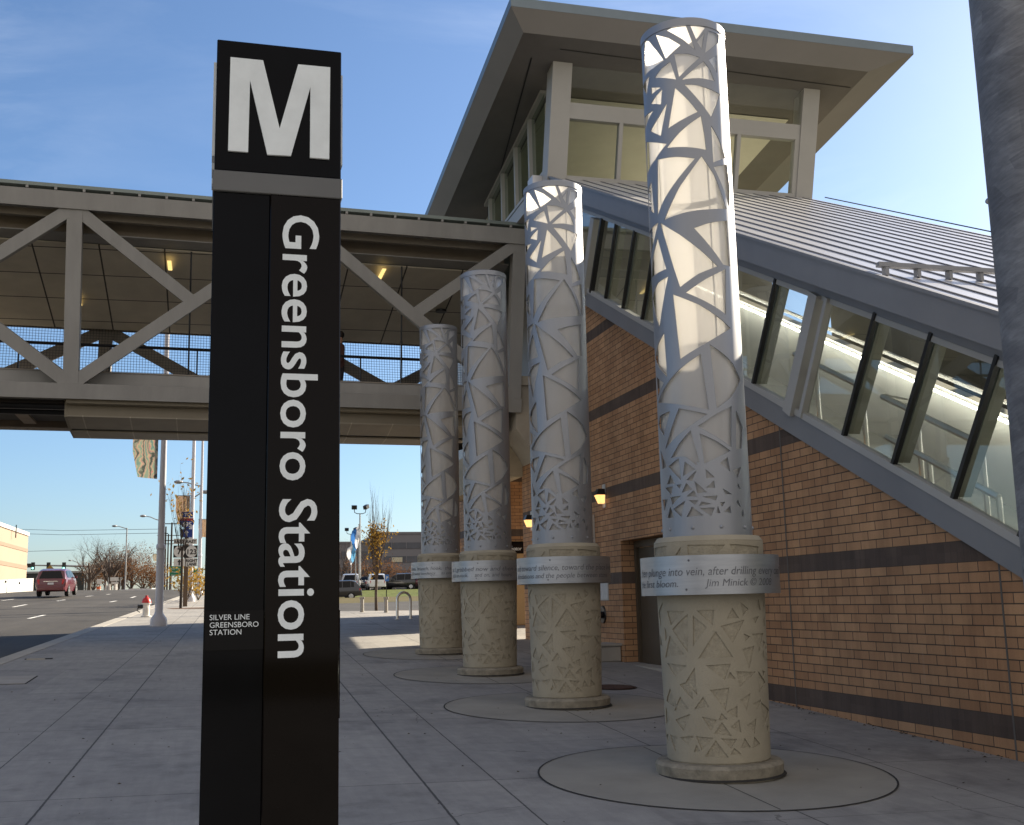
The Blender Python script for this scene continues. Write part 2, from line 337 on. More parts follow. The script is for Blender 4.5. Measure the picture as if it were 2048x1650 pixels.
# discs of browner concrete set round each column, with a dark joint
COLS = [(4.27, 9.20), (4.42, 13.92), (4.46, 18.15), (4.54, 22.50)]
m_disc = pm('disc_concrete', (0.285, 0.27, 0.232), 0.85, var=0.14, scale=1.4, bump=0.3)
m_joint = pm('joint_filler', (0.03, 0.028, 0.026), 0.9)
for (x, y) in COLS:
    n = 72; d = MB(); j = MB(); vs = []
    cx, cy = x - 0.08, y - 0.05
    ring = lambda r, dz: [(cx + r*math.cos(2*math.pi*k/n), cy + r*math.sin(2*math.pi*k/n), gz(cx + r*math.cos(2*math.pi*k/n), cy + r*math.sin(2*math.pi*k/n)) + dz) for k in range(n)]
    d.add(ring(1.49, 0.004), [tuple(range(n))]); struct('paving_disc', d, m_disc)
    a, b = ring(1.482, 0.008), ring(1.498, 0.008); j.add(a + b, [(k, (k+1) % n, n+(k+1) % n, n+k) for k in range(n)]); struct('disc_joint', j, m_joint)
    for dx in (-0.3, 0.32):   # radial saw cut across the disc
        j2 = MB(); xx = 3.93 + dx - 0.32; 
    h = 1.44
    j2.quad((cx-0.15, cy-h, gz(cx, cy-h)+0.007), (cx-0.14, cy-h, gz(cx, cy-h)+0.007), (cx-0.06, cy+h, gz(cx, cy+h)+0.007), (cx-0.07, cy+h, gz(cx, cy+h)+0.007)); struct('disc_joint', j2, m_joint)
# manhole, kerb inlet and cover plate
m_iron = pm('cast_iron', (0.045, 0.032, 0.026), 0.7, metal=0.4, var=0.3, scale=20)
p = Vector((5.69, 15.7, gz(5.69, 15.7)))
mh = thing('manhole', 'rusty round manhole cover in the pavement near the double doors', 'manhole', p)
MB().lathe([(0.34, 0.001), (0.34, 0.008)], 32).build('frame', m_iron, mh)
MB().lathe([(0.30, 0.009), (0.30, 0.016)], 32).build('lid', pm('rust_iron', (0.07, 0.035, 0.022), 0.8, var=0.4, scale=14), mh)
TILT = (math.atan(0.037), -math.atan(GC), 0)
mh.rotation_euler = TILT
p = atG(78, 1318); dr = thing('kerb_drain', 'small dark drain slot with a pale edge let into the pavement beside the kerb', 'drain', p)
MB().box(-0.24, 0.24, -0.09, 0.05, 0.001, 0.012).build('slot', m_joint, dr); MB().box(-0.2, 0.12, -0.14, -0.09, 0.001, 0.02).build('lip', m_kerb, dr); dr.rotation_euler = TILT
p = atG(20, 1360); cp = thing('access_cover', 'flat grey access cover outlined in the pavement at the left picture edge', 'utility cover', p)
MB().box(-0.75, 0.33, -0.7, 0.55, 0.001, 0.005).build('frame', m_joint, cp); MB().box(-0.73, 0.31, -0.68, 0.53, 0.005, 0.010).build('plate', m_conc, cp); cp.rotation_euler = TILT
# specks, crumbs and bits of leaf lying about
rg = random.Random(12); lt_m = MB()
for _ in range(260):
    x = rg.uniform(-4.2, 7.0); y = rg.choice((rg.uniform(7.5, 14), rg.uniform(8, 30))); k = rg.uniform(0.006, 0.02); a = rg.uniform(0, 6.28)
    z = gz(x, y) + 0.010; lt_m.add([(x+k*math.cos(a), y+k*math.sin(a), z), (x-k*0.4*math.sin(a), y+k*0.4*math.cos(a), z+k*0.5), (x-k*math.cos(a), y-k*math.sin(a), z), (x+k*0.4*math.sin(a), y-k*0.4*math.cos(a), z+k*0.2)], [(0,1,2,3)])
for _ in range(120):      # more of it caught along the foot of the brick wall
    x = 7.12 - abs(rg.gauss(0, 0.09)); y = rg.uniform(8.0, 15.4); k = rg.uniform(0.008, 0.024); a = rg.uniform(0, 6.28)
    z = gz(x, y) + 0.010; lt_m.add([(x+k*math.cos(a), y+k*math.sin(a), z), (x-k*0.4*math.sin(a), y+k*0.4*math.cos(a), z+k*0.6), (x-k*math.cos(a), y-k*math.sin(a), z), (x+k*0.4*math.sin(a), y-k*0.4*math.cos(a), z+k*0.2)], [(0,1,2,3)])
tag(lt_m.build('litter', pm('dry_leaf_bits', (0.07, 0.05, 0.03), 0.9, var=0.4, scale=2.0)), 'dark specks and bits of dry leaf scattered over the pavement', 'leaf litter', kind='stuff')
# ------------------------------------------------------------------ station sign pylon
m_blk = pm('black_enamel', (0.0025, 0.003, 0.0045), 0.08, spec=0.09, var=0.25, scale=2.5)
m_brn = pm('brown_enamel', (0.004, 0.0028, 0.0026), 0.06, spec=0.11, var=0.25, scale=2.0)
m_gry = pm('grey_band', (0.11, 0.115, 0.12), 0.5, metal=0.2, var=0.08)
m_wht = pm('white_letter', (0.66, 0.72, 0.76), 0.45, var=0.06, scale=12)
PY = 4.75; X0, X1 = -0.016, 0.527
pg = gz(0.25, PY)
py = thing('station_pylon', 'tall black square station sign pylon with a white letter M on top', 'sign pylon', (0.256, PY+0.27, pg))
def L(x, y, z): return (x - 0.256, y - PY - 0.27, z - pg)
def lbox(mb, x0, x1, y0, y1, z0, z1):
    a = L(x0, y0, z0); b = L(x1, y1, z1); return mb.box(a[0], b[0], a[1], b[1], a[2], b[2])
lbox(MB(), X0, X1, PY, PY+0.543, 1.863, 2.468).build('head', m_blk, py, bevel=0.004)
lbox(MB(), X0-0.006, X1+0.006, PY-0.006, PY+0.549, 1.770, 1.862).build('band', m_gry, py, bevel=0.003)
lbox(MB(), X0, 0.2215, PY+0.010, PY+0.543, pg+0.02, 1.770).build('side_panel', m_blk, py, bevel=0.003)
lbox(MB(), 0.2225, X1, PY, PY+0.543, pg+0.02, 1.770).build('name_panel', m_brn, py, bevel=0.004)
lbox(MB(), X0+0.006, 0.2195, PY+0.004, PY+0.0098, -0.168, -0.012).build('info_plate', pm('info_plate_black', (0.006, 0.006, 0.007), 0.25, spec=0.1, var=0.2), py)
lbox(MB(), X1+0.0005, X1+0.009, PY+0.05, PY+0.45, -0.46, -0.02).build('side_plate', m_blk, py)
lbox(MB(), X0-0.03, X1+0.03, PY-0.03, PY+0.57, pg-0.05, pg+0.02).build('base_plate', m_gry, py)
# the big M, also on the two flanks
Mpx = [(461,116.5),(526,123),(559,259),(596,131),(660,137),(658,320),(619.5,317),(620.5,176),(581.5,313.5),(534.5,311),(500,163),(496,306),(456,303)]
q = [atY(x, y, PY) for x, y in Mpx]
def mshape(conv, vec): return MB().prism([conv(p) for p in q], vec)
mshape(lambda p: Vector(L(p.x, PY-0.012, p.z)), (0, 0.0125, 0)).build('letter', m_wht, py)
for sx, xx in ((1, X1), (-1, X0-0.012)):
    MB().prism([Vector(L(xx, PY + (p.x - X0 if sx > 0 else X1 - p.x), p.z)) for p in q], (0.0125, 0, 0)).build('letter', m_wht, py)
lt = MB()
vs, fs = text_geo('Greensboro Station', 1.0, align='LEFT', bold=0.012)
x0 = min(v.x for v in vs); x1 = max(v.x for v in vs)
ztop = atY(600, 431, PY).z; zbot = atY(590, 1315, PY).z
cap = [v.y for v in vs]; hi = max(cap)
sx = (ztop - zbot) / (x1 - x0)
xb = atY(567, 470, PY).x; xt = atY(637.5, 600, PY).x       # baseline and ascender line
sy = (xt - xb) / hi
lt.add([Vector(L(xb + v.y*sy, PY-0.003, ztop - (v.x - x0)*sx)) for v in vs], fs); lt.build('lettering', m_wht, py)
l2 = MB()
for i, s in enumerate(('SILVER LINE', 'GREENSBORO', 'STATION')):
    o = atY(418.5, [1240.5, 1255.8, 1270.5][i], PY)
    text_on(l2, s, 0.0305, L(o.x, PY+0.003, o.z), (1, 0, 0), (0, 0, 1), 0.002, align='LEFT', space=1.0)
l2.build('plate_lettering', m_wht, py)
# ------------------------------------------------------------------ art columns
m_foot = pm('footing_concrete', (0.25, 0.225, 0.175), 0.9, var=0.3, scale=9, bump=0.7, bscale=40)
m_ped = pm('cast_stone', (0.345, 0.31, 0.235), 0.8, var=0.1, scale=2.5, bump=0.35, bscale=70)
m_ped2 = pm('cast_stone_rough', (0.335, 0.30, 0.225), 0.9, var=0.14, scale=18, bump=1.0, bscale=45)
m_alu = pm('silver_metal', (0.29, 0.305, 0.335), 0.45, metal=0.5, spec=0.5, var=0.06, scale=2.0, stretch=(1, 1, 0.3))
m_bandm = pm('brushed_band', (0.36, 0.38, 0.41), 0.40, metal=0.8, spec=0.5, var=0.08, scale=3.0, stretch=(1, 1, 12))
m_etch = pm('etched_letter', (0.16, 0.165, 0.18), 0.6, metal=0.5, var=0.2, scale=30)
m_acr = acrylic_mat()
def unroll(pts, sc, ox, oy, cx, cy, R_, z0):
    """outline points read off the nearest column, laid out flat as (angle towards the viewer, height)"""
    c = Vector((cx, cy)); out = []; cl = c.length; A = math.atan2(cx, cy)
    for (x, y) in pts:
        r = ray(ox + x*sc, oy + y*sc); h = Vector((r.x, r.y)); hl = h.length; d = h / hl
        p = d.x*c.y - d.y*c.x; p = max(-0.997*R_, min(0.997*R_, p)); t = d.dot(c) - math.sqrt(R_*R_ - p*p)
        az = math.atan2(d.x, d.y) - A
        th = math.asin(p / R_) + az * 0.5 * 0
        out.append((th, r.z / hl * t - z0))
    return out
TA = [[(152,238),(178,240),(225,300),(265,358),(205,400),(152,445)], [(218,205),(290,225),(358,268),(275,348)], [(280,180),(335,152),(385,150),(440,298),(370,235)], [(410,150),(500,155),(445,235)], [(490,195),(478,295),(450,250)], [(512,182),(575,205),(572,250),(495,312)],
 [(322,320),(395,318),(465,340),(350,455)], [(300,365),(333,470),(270,460),(212,458),(250,405)], [(487,362),(525,415),(550,480),(460,462),(365,472)], [(515,355),(560,325),(563,430)], [(380,500),(440,502),(500,518),(580,555),(560,620),(530,690)],
 [(328,520),(400,590),(455,660),(380,700),(290,758)], [(182,445),(165,555),(140,510)], [(192,515),(248,515),(195,555)], [(255,525),(248,615),(190,610),(215,570)], [(152,690),(205,650),(152,790)], [(283,608),(248,800),(188,770),(235,690)],
 [(473,685),(490,780),(502,885),(390,868),(282,872),(350,785),(410,730)], [(530,740),(575,820),(611,930),(543,958)], [(162,835),(282,848),(215,940),(165,1045)], [(230,940),(330,925),(440,935),(320,1090),(265,1180),(230,1270)],
 [(477,922),(550,1035),(620,1232),(520,1235),(400,1250),(268,1297),(350,1110)], [(545,985),(622,968),(640,1120),(638,1240),(600,1110)], [(193,1070),(210,1255),(167,1220),(167,1140)], [(235,1310),(210,1410),(190,1520),(175,1370)],
 [(245,1312),(350,1380),(460,1465),(568,1570),(460,1615),(360,1692),(300,1500)], [(435,1345),(520,1315),(622,1300),(640,1570),(600,1560),(520,1445)], [(230,1400),(280,1585),(225,1610),(190,1645),(200,1520)]]
TB = [[(272,145),(225,425),(185,270),(215,180)], [(573,105),(575,355),(470,285),(365,235),(470,160)], [(298,245),(440,305),(600,430),(460,520),(337,600),(315,400)], [(250,455),(268,700),(200,600),(215,520)], [(490,520),(560,570),(610,620),(655,715),(605,810),(528,870)],
 [(443,573),(487,880),(340,850),(218,838),(300,690),(370,625)], [(205,690),(250,730),(212,825)], [(330,870),(478,903),(380,975),(258,1095)], [(606,858),(606,1085),(430,970),(520,905)], [(630,880),(668,980),(662,1090),(630,1098)], [(285,885),(250,1020),(217,960),(228,912)],
 [(392,992),(440,1170),(360,1135),(290,1143),(335,1060)], [(440,1010),(525,1050),(600,1105),(465,1175)], [(230,1095),(268,1190),(240,1205)], [(275,1190),(330,1145),(343,1265)], [(362,1165),(415,1205),(352,1245)], [(430,1128),(372,1140),(424,1185)], [(425,1210),(370,1265),(402,1270)],
 [(545,1172),(600,1220),(585,1140)], [(470,1205),(518,1250),(475,1256)], [(285,1235),(312,1285),(268,1288)], [(258,1308),(300,1300),(290,1345)], [(318,1292),(345,1288),(335,1312)], [(370,1282),(403,1318),(347,1334)], [(412,1270),(478,1333),(428,1338)], [(515,1268),(520,1308),(472,1308)], [(286,1360),(343,1351),(296,1402)], [(410,1322),(428,1358),(373,1354)],
 [(240,1372),(273,1372),(252,1438)], [(385,1377),(433,1377),(418,1403)], [(455,1357),(533,1351),(523,1378)], [(450,1384),(503,1396),(437,1409)], [(363,1380),(345,1468),(302,1425)], [(285,1412),(308,1473),(270,1473)], [(400,1412),(462,1460),(372,1468)], [(440,1420),(518,1417),(500,1463)], [(535,1407),(548,1448),(526,1448)], [(600,1407),(603,1448),(566,1440)], [(560,1312),(608,1343),(572,1343)], [(640,1282),(656,1318),(637,1302)], [(545,1388),(573,1386),(556,1413)], [(640,1372),(657,1416),(632,1392)], [(668,1422),(674,1463),(660,1463)], [(612,1212),(657,1194),(640,1255)]]
TP = [[(215,610),(310,612),(235,690)], [(242,712),(325,627),(325,838)], [(352,635),(425,700),(352,805)], [(372,608),(462,603),(455,690)], [(495,692),(620,657),(560,785)], [(470,722),(562,863),(378,873)], [(228,745),(308,848),(200,868)], [(210,897),(318,911),(257,972)], [(360,922),(372,1073),(312,1000)], [(420,910),(550,900),(520,990)], [(277,1015),(343,992),(350,1098)], [(440,1045),(543,1032),(525,1158)], [(580,942),(685,945),(600,1028)],
 [(246,1160),(280,1082),(328,1150)], [(357,1150),(405,1082),(438,1140)], [(297,1273),(335,1177),(252,1210)], [(397,1192),(478,1210),(445,1268)], [(505,1222),(558,1298),(462,1288)], [(247,1388),(262,1302),(217,1292)], [(277,1307),(353,1297),(320,1348)], [(364,1300),(462,1309),(395,1378)], [(472,1322),(543,1418),(412,1413)], [(500,1312),(588,1315),(555,1368)], [(602,1100),(658,1062),(640,1158)], [(610,820),(676,802),(650,928)], [(640,1240),(694,1202),(686,1288)], [(352,1388),(366,1347),(388,1383)], [(165,625),(192,562),(178,698)],
 [(325,247),(515,247),(470,302),(328,302)], [(147,267),(218,252),(208,303),(150,303)], [(291,258),(264,303),(290,301)], [(537,242),(688,257),(688,300),(562,300)]]
CX0, CY0 = COLS[0]; ZG0 = gz(CX0, CY0)
RL = 0.385
LAT = [unroll(p, 0.3394, 1240, 0, CX0, CY0, RL, ZG0) for p in TA] + [unroll(p, 0.3636, 1240, 500, CX0, CY0, RL, ZG0) for p in TB]
PED = [unroll(p, 0.3636, 1260, 1000, CX0, CY0, 0.455, ZG0) for p in TP]
def pin(p, poly):
    c = False; j = len(poly)-1
    for i in range(len(poly)):
        (xi, yi), (xj, yj) = poly[i], poly[j]
        if (yi > p[1]) != (yj > p[1]) and p[0] < (xj-xi)*(p[1]-yi)/(yj-yi)+xi: c = not c
        j = i
    return c
rg = random.Random(4)
for _ in range(2600):      # smaller triangles between the large ones, as on the cast pedestals
    c = (rg.uniform(-1.5, 1.5), rg.uniform(0.2, 1.46)); s_ = rg.choice((0.05, 0.07, 0.1, 0.14)); a0 = rg.uniform(0, 6.28)
    tri = [(c[0] + s_*rg.uniform(0.6, 1.1)/0.45*math.cos(a0+k*2.094+rg.uniform(-.4, .4)), c[1] + s_*rg.uniform(0.6, 1.1)*math.sin(a0+k*2.094+rg.uniform(-.4, .4))) for k in range(3)]
    big = [(c[0]+(x-c[0])*1.25+dx, c[1]+(y-c[1])*1.25) for (x, y) in tri for dx in (0,)]
    smp = big + [((big[i][0]+big[(i+1) % 3][0])/2, (big[i][1]+big[(i+1) % 3][1])/2) for i in range(3)] + [c]
    if any(abs(x) > 1.52 or z < 0.16 or z > 1.49 for x, z in big): continue
    if any(pin(p, q_) for q_ in PED for p in smp) or any(pin(v, big) for q_ in PED for v in q_): continue
    PED.append(tri)
    if len(PED) > 62: break
def sheet(holes, z0, z1, rad, thick, nstep=30, back=None, keep_inside=False):
    """cylinder skin with the outlines cut out; front half and the same pattern again at the back"""
    H = math.pi/2
    def flat(hl):
        V = []; E = []
        def addv(p): V.append(Vector(p)); return len(V)-1
        for i in range(nstep+1):
            th = -H + 2*H*i/nstep; a = addv((th, z0)); b = addv((th, z1)); E.append((a, b))
        for zz in (z0, z1): a = addv((-H, zz)); b = addv((H, zz)); E.append((a, b))
        polys = []
        for h in hl:
            h = [(max(-H+0.004, min(H-0.004, a)), max(z0+0.004, min(z1-0.004, b))) for a, b in h]; polys.append(h)
            ids = [addv(p) for p in h]; E += [(ids[i], ids[(i+1) % len(ids)]) for i in range(len(ids))]
        v2, e2, f2, *_ = delaunay_2d_cdt(V, E, [], 0, 1e-5)
        def inside(p, poly):
            c = False; j = len(poly)-1
            for i in range(len(poly)):
                (xi, yi), (xj, yj) = poly[i], poly[j]
                if (yi > p[1]) != (yj > p[1]) and p[0] < (xj-xi)*(p[1]-yi)/(yj-yi)+xi: c = not c
                j = i
            return c
        keep = []
        for f in f2:
            cx = sum(v2[i].x for i in f)/len(f); cz = sum(v2[i].y for i in f)/len(f)
            if any(inside((cx, cz), p) for p in polys) == keep_inside: keep.append(tuple(f))
        return v2, keep
    mb = MB()
    for rot, hl in ((0.0, holes), (math.pi, holes if back is None else back)):
        v2, keep = flat(hl); vs = []
        for v in v2:
            r = rad(v.y) if callable(rad) else rad; a = v.x + rot
            vs.append((r*math.sin(a), -r*math.cos(a), v.y))
        mb.add(vs, keep)
    me = bpy.data.meshes.new('skin'); me.from_pydata(mb.v, [], mb.f)
    bm = bmesh.new(); bm.from_mesh(me); bmesh.ops.remove_doubles(bm, verts=bm.verts, dist=1e-4); bmesh.ops.recalc_face_normals(bm, faces=bm.faces)
    # make normals point outwards, then thicken inwards
    s = sum(f.normal.x*f.calc_center_median().x + f.normal.y*f.calc_center_median().y for f in bm.faces)
    if s < 0: bmesh.ops.reverse_faces(bm, faces=bm.faces)
    bmesh.ops.solidify(bm, geom=list(bm.faces), thickness=thick)
    for f in bm.faces: f.smooth = True
    for e in bm.edges:
        if len(e.link_faces) != 2 or e.calc_face_angle(0) > 0.7: e.smooth = False
    bm.to_mesh(me); bm.free(); return me
ZP = 1.985; ZT = 6.70
BACK = [[(a0, z0_), (a1, z0_), (a1, z1_), (a0, z1_)] for (z0_, z1_) in ((2.25, 3.70), (3.76, 5.20), (5.26, 6.62)) for (a0, a1) in ((-1.53, -0.54), (-0.50, 0.50), (0.54, 1.53))]   # unseen rear side opened wide so more sun enters the tube
pedr = lambda z: 0.432 + (0.472-0.432)*min(1, max(0, (z-0.12)/1.85))
band_text = [('them, branch, hook,  that old line of sky', 'and sweet tendency     as ever, root'),
             ('as I grabbed now and then another', 'rock to rock.     and on, and hours'),
             ('and toward silence, toward the place lived', 'foundations and the people between stone'),
             ('then plunge into vein, after drilling every capill', 'the first bloom.          Jim Minick © 2008')]
def make_column(i, label):
    x, y = COLS[i]; t = thing('art_column', label, 'column', (x, y, gz(x, y)), -math.atan2(x, y), 'lattice columns along the station wall')
    return t
def fill_column(t):
    MB().lathe([(0.535, -0.05), (0.545, 0.09), (0.52, 0.115), (0.42, 0.12)], 56).build('footing', m_foot, t, smooth=True)
    MB().lathe([(0.565, 0.0), (0.55, 0.012), (0.53, 0.014)], 48).build('sealant_ring', m_joint, t)
    core = MB().lathe([(pedr(0.1)-0.0035, 0.118), (pedr(1.97)-0.0035, 1.96), (0.445, 1.995), (0.3, 2.0)], 56).build('pedestal', m_ped2, t, smooth=True)
    sk = sheet(PED, 0.13, 1.955, pedr, -0.006, 30); link('triangle_relief', sk, m_ped, core)
    MB().lathe([(0.474, 1.952), (0.477, 1.96), (0.448, 2.003), (0.34, 2.006)], 56).build('coping', m_ped, core, smooth=True)
    MB().lathe([(0.366, 2.0), (0.366, 6.72)], 56, cap=False).build('translucent_tube', m_acr, t, smooth=True)
    la = link('metal_lattice', sheet(LAT, ZP+0.006, ZT, RL, -0.008, 36, BACK), m_alu, t)
    for k in range(10):
        a = 2*math.pi*(k+0.5)/10; MB().ball(((RL+0.006)*math.sin(a), -(RL+0.006)*math.cos(a), 2.075), 0.017, 8, 5).build('bolt', m_alu, la, smooth=True)
    MB().lathe([(0.384, 6.685), (0.40, 6.69), (0.40, 6.765), (0.384, 6.775), (0.375, 6.765), (0.375, 6.69), (0.384, 6.685)], 56, cap=False).build('cap_ring', m_alu, t, smooth=True)
    b = MB(); n = 72; vs = []
    for r, z in ((0.603, 1.505), (0.603, 1.832), (0.597, 1.832), (0.597, 1.505)):
        vs += [(r*math.cos(2*math.pi*k/n), r*math.sin(2*math.pi*k/n), z) for k in range(n)]
    b.add(vs, [(j*n+k, j*n+(k+1) % n, ((j+1) % 4)*n+(k+1) % n, ((j+1) % 4)*n+k) for j in range(4) for k in range(n)])
    bo = b.build('text_band', m_bandm, t, smooth=True)
    st = MB()
    for k in range(6):
        a = 2*math.pi*k/6 + 0.2; st.beam((0.46*math.sin(a), -0.46*math.cos(a), 1.66), (0.598*math.sin(a), -0.598*math.cos(a), 1.66), 0.03, 0.03)
    st.build('bracket', m_alu, t)
    for (a, z) in ((-0.28, 1.79), (-0.33, 1.55)):
        MB().ball((0.604*math.sin(a), -0.604*math.cos(a), z), 0.009, 8, 5).build('rivet', m_etch, bo)
    return bo
def band_letters(bo, lines):
    mb = MB()
    for s, z, size, st in ((lines[0], 1.665, 0.098, -1.34), (lines[1], 1.572, 0.086, -1.34)):
        vs, fs = text_geo(s, size, align='LEFT', shear=0.22, bold=0.0)
        w = max(v.x for v in vs); k = (1.0 if size < 0.09 else (2.74*0.6055)/w)
        out = []
        for v in vs:
            a = st + v.x*k/0.6055; out.append((0.6052*math.sin(a), -0.6052*math.cos(a), z + v.y))
        mb.add(out, fs)
    mb.build('lettering', m_etch, bo)
labs = ['nearest lattice column, in front of the brick wall, its band reading then plunge into vein',
        'second nearest lattice column, before the double doors, its band reading toward silence',
        'third lattice column from the viewer, its band reading as I grabbed, before the elevator passage',
        'farthest lattice column, its top below the bridge deck brace and its band text too small to read']
c0 = make_column(0, labs[0]); bo0 = fill_column(c0)
for i in range(1, 4):
    x, y = COLS[i]; c = dup(c0, (x, y, gz(x, y)), -math.atan2(x, y), labs[i], (1, 1, [1, 1.010, 0.990, 0.987][i]))
    bo = [o for o in c.children if o.name.startswith('text_band')][0]; band_letters(bo, band_text[[3, 2, 1, 0][i]])
band_letters(bo0, band_text[3])
# ------------------------------------------------------------------ station: brick base of the escalator hall
m_brick = brick_mat('orange_brick')
m_flash = pm('grey_flashing', (0.235, 0.24, 0.255), 0.5, metal=0.3, var=0.06, scale=1.2)
m_trim = pm('pale_grey_metal', (0.42, 0.415, 0.40), 0.45, metal=0.2, var=0.05, scale=1.2)
m_dark = pm('black_mullion', (0.012, 0.012, 0.013), 0.35, var=0.2)
m_fin = pm('olive_fin', (0.36, 0.37, 0.31), 0.5, var=0.08)
m_soff = pm('soffit_panel', (0.235, 0.225, 0.215), 0.7, var=0.05, scale=0.8)
m_soff2 = pm('soffit_panel_inner', (0.33, 0.29, 0.25), 0.7, var=0.05, scale=0.8)
m_glass = glass_mat('clear_glass', (0.84, 0.88, 0.83), 1.25)
m_wallp = pm('pale_wall_panel', (0.74, 0.73, 0.67), 0.5, var=0.06, scale=0.9)
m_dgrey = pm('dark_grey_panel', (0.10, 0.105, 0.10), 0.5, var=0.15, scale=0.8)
m_steel = pm('stainless', (0.80, 0.78, 0.72), 0.36, metal=0.55, var=0.05)
m_roof = pm('roof_pan', (0.62, 0.62, 0.63), 0.32, metal=0.35, var=0.05, scale=0.7)
m_seam = pm('roof_seam_shaded', (0.16, 0.16, 0.17), 0.45, metal=0.4, var=0.06, scale=0.7)  # seams coloured darker than the pans to paint their shaded sides
XA = 7.137
def yz(p, q, X):
    a = atX(p[0], p[1], X); b = atX(q[0], q[1], X); m = (a.z-b.z)/(a.y-b.y); return m, a.z - m*a.y
lb = yz((1560,850), (2012,1130), XA)        # top of the bricks
lf = yz((1592,829), (2036,1089), 7.10)      # foot of the glazing
lh = yz((1483,538), (1992,714), 7.12)       # head of the glazing
le = yz((1467,518), (1999,687), 6.80)       # lower edge of the eave fascia
lt_ = yz((1563.6,500), (1993.7,620), 6.76)  # upper edge of the eave fascia
SL = 0.482
def ref(l, Y0=11.5): return l[0]*Y0 + l[1]
fb = lambda Y: ref(lb) + SL*(Y-11.5)
ff = lambda Y: ref(lf) + SL*(Y-11.5)
fh = lambda Y: ref(lh) + SL*(Y-11.5)
fe = lambda Y: ref(le) + SL*(Y-11.5)
ft = lambda Y: ref(lt_) + SL*(Y-11.5)
print('LINES', lb, lf, lh, le, lt_, fb(11.5), ff(11.5), fh(11.5), fe(11.5), ft(11.5))
hall = thing('escalator_hall', 'brick station entrance hall with a sloping glazed side and a seamed metal roof', 'building', (10, 14, gz(10, 14)))
def H(o): return o
class WB(MB):
    """mesh written in world coordinates under the hall's base point"""
    def build(s, name, mat, parent=None, **kw):
        o = parent; off = Vector((0, 0, 0))
        while o is not None: off += o.location; o = o.parent
        s.v = [tuple(Vector(v) - off) for v in s.v]
        return MB.build(s, name, mat, parent, **kw)
def bmat_world(m, off):
    return m
# brick uses object coordinates, so brick meshes keep their world position (their thing stands at the origin of the wall)
brk = thing('brick_wall', 'orange brick wall with dark soldier bands under the sloping windows', 'wall', (0, 0, 0))
YB = 15.45
def wall_poly(x0, x1, y0, y1, ztop0, ztop1):
    zb = lambda y: gz(7.2, y) - 0.3
    return MB().hexa([(x0,y0,zb(y0)),(x1,y0,zb(y0)),(x1,y1,zb(y1)),(x0,y1,zb(y1)),(x0,y0,ztop0),(x1,y0,ztop0),(x1,y1,ztop1),(x0,y1,ztop1)])
ya0 = 5.35
wall_poly(XA, XA+0.3, ya0, YB, fb(ya0)+0.03, fb(YB)+0.03).build('wall', m_brick, brk)
XB = 7.35; D0, D1, DT = 17.05, 19.62, 1.06
wb = MB()
def seg(mb, x0, x1, y0, y1, zlo, zhi0, zhi1):
    zl0 = gz(7.2, y0)-0.3 if zlo is None else zlo; zl1 = gz(7.2, y1)-0.3 if zlo is None else zlo
    mb.hexa([(x0,y0,zl0),(x1,y0,zl0),(x1,y1,zl1),(x0,y1,zl1),(x0,y0,zhi0),(x1,y0,zhi0),(x1,y1,zhi1),(x0,y1,zhi1)])
seg(wb, XB, XB+0.35, YB, D0, None, fb(YB)+0.03, fb(D0)+0.03)
seg(wb, XB, XB+0.35, D0, D1, DT, fb(D0)+0.03, fb(D1)+0.03)
seg(wb, XB, XB+0.35, D1, 21.4, None, fb(D1)+0.03, fb(21.4)+0.03)
seg(wb, XB, XB+0.35, 21.4, 26.3, None, 3.75, 3.75)
seg(wb, XB+0.35, 11.4, 25.95, 26.3, None, 3.75, 3.75)      # return wall along the passage
wb.build('wall', m_brick, brk)
cj = MB()
for (X, Y, za, zb_) in ((XA, 13.02, gz(7.1,13), fb(13.02)), (XA, 9.03, gz(7.1,9), fb(9.0))):
    cj.box(X-0.004, X-0.001, Y-0.012, Y+0.012, za, zb_)
cj.build('control_joint', pm('grey_sealant', (0.12, 0.11, 0.10), 0.8), brk)
wall_poly(XB-0.05, XB, D0-0.35, D0, -1.2, -1.2)
# north block of the base beyond the passage
blk = thing('brick_pavilion', 'brick block behind the columns carrying the Elevator sign', 'building', (0, 0, 0))
b2 = MB(); seg(b2, XB, 11.6, 32.25, 39.6, None, 3.75, 3.75); b2.build('wall', m_brick, blk)
md = pm('tan_steel_door', (0.40, 0.27, 0.13), 0.5, var=0.06)
dg = gz(8.7, 32.2)
dd = MB(); dd.box(7.62, 8.62, 32.19, 32.245, dg+0.02, dg+2.18).box(8.66, 9.7, 32.19, 32.245, dg+0.02, dg+2.18); dd.build('door', md, blk)
MB().box(7.5, 10.6, 32.17, 32.243, dg+2.2, dg+2.45).build('door_head', md, blk)
sg = thing('elevator_sign', 'black hanging sign reading Elevator with a white arrow disc', 'sign', (8.9, 31.6, 1.72))
p0 = atY(1015, 1083, 31.6); p1 = atY(1057, 1107, 31.6)
MB().box(p0.x-8.9-0.9, p1.x-8.9+0.05, -0.03, 0.03, p1.z-1.72, p0.z-1.72).build('panel', m_blk, sg)
tx = MB(); o = atY(1051, 1100.5, 31.6); text_on(tx, 'Elevator', 0.155, (o.x-8.9-0.12, -0.031, o.z-1.72), (1,0,0), (0,0,1), 0.003, align='RIGHT', space=0.88)
tx.build('lettering', m_wht, sg); c = atY(1051.5, 1096.5, 31.6); MB().prism([(c.x-8.9+0.075*math.cos(2*math.pi*k/20), -0.036, c.z-1.72+0.075*math.sin(2*math.pi*k/20)) for k in range(20)], (0, 0.004, 0)).build('arrow_disc', m_wht, sg)
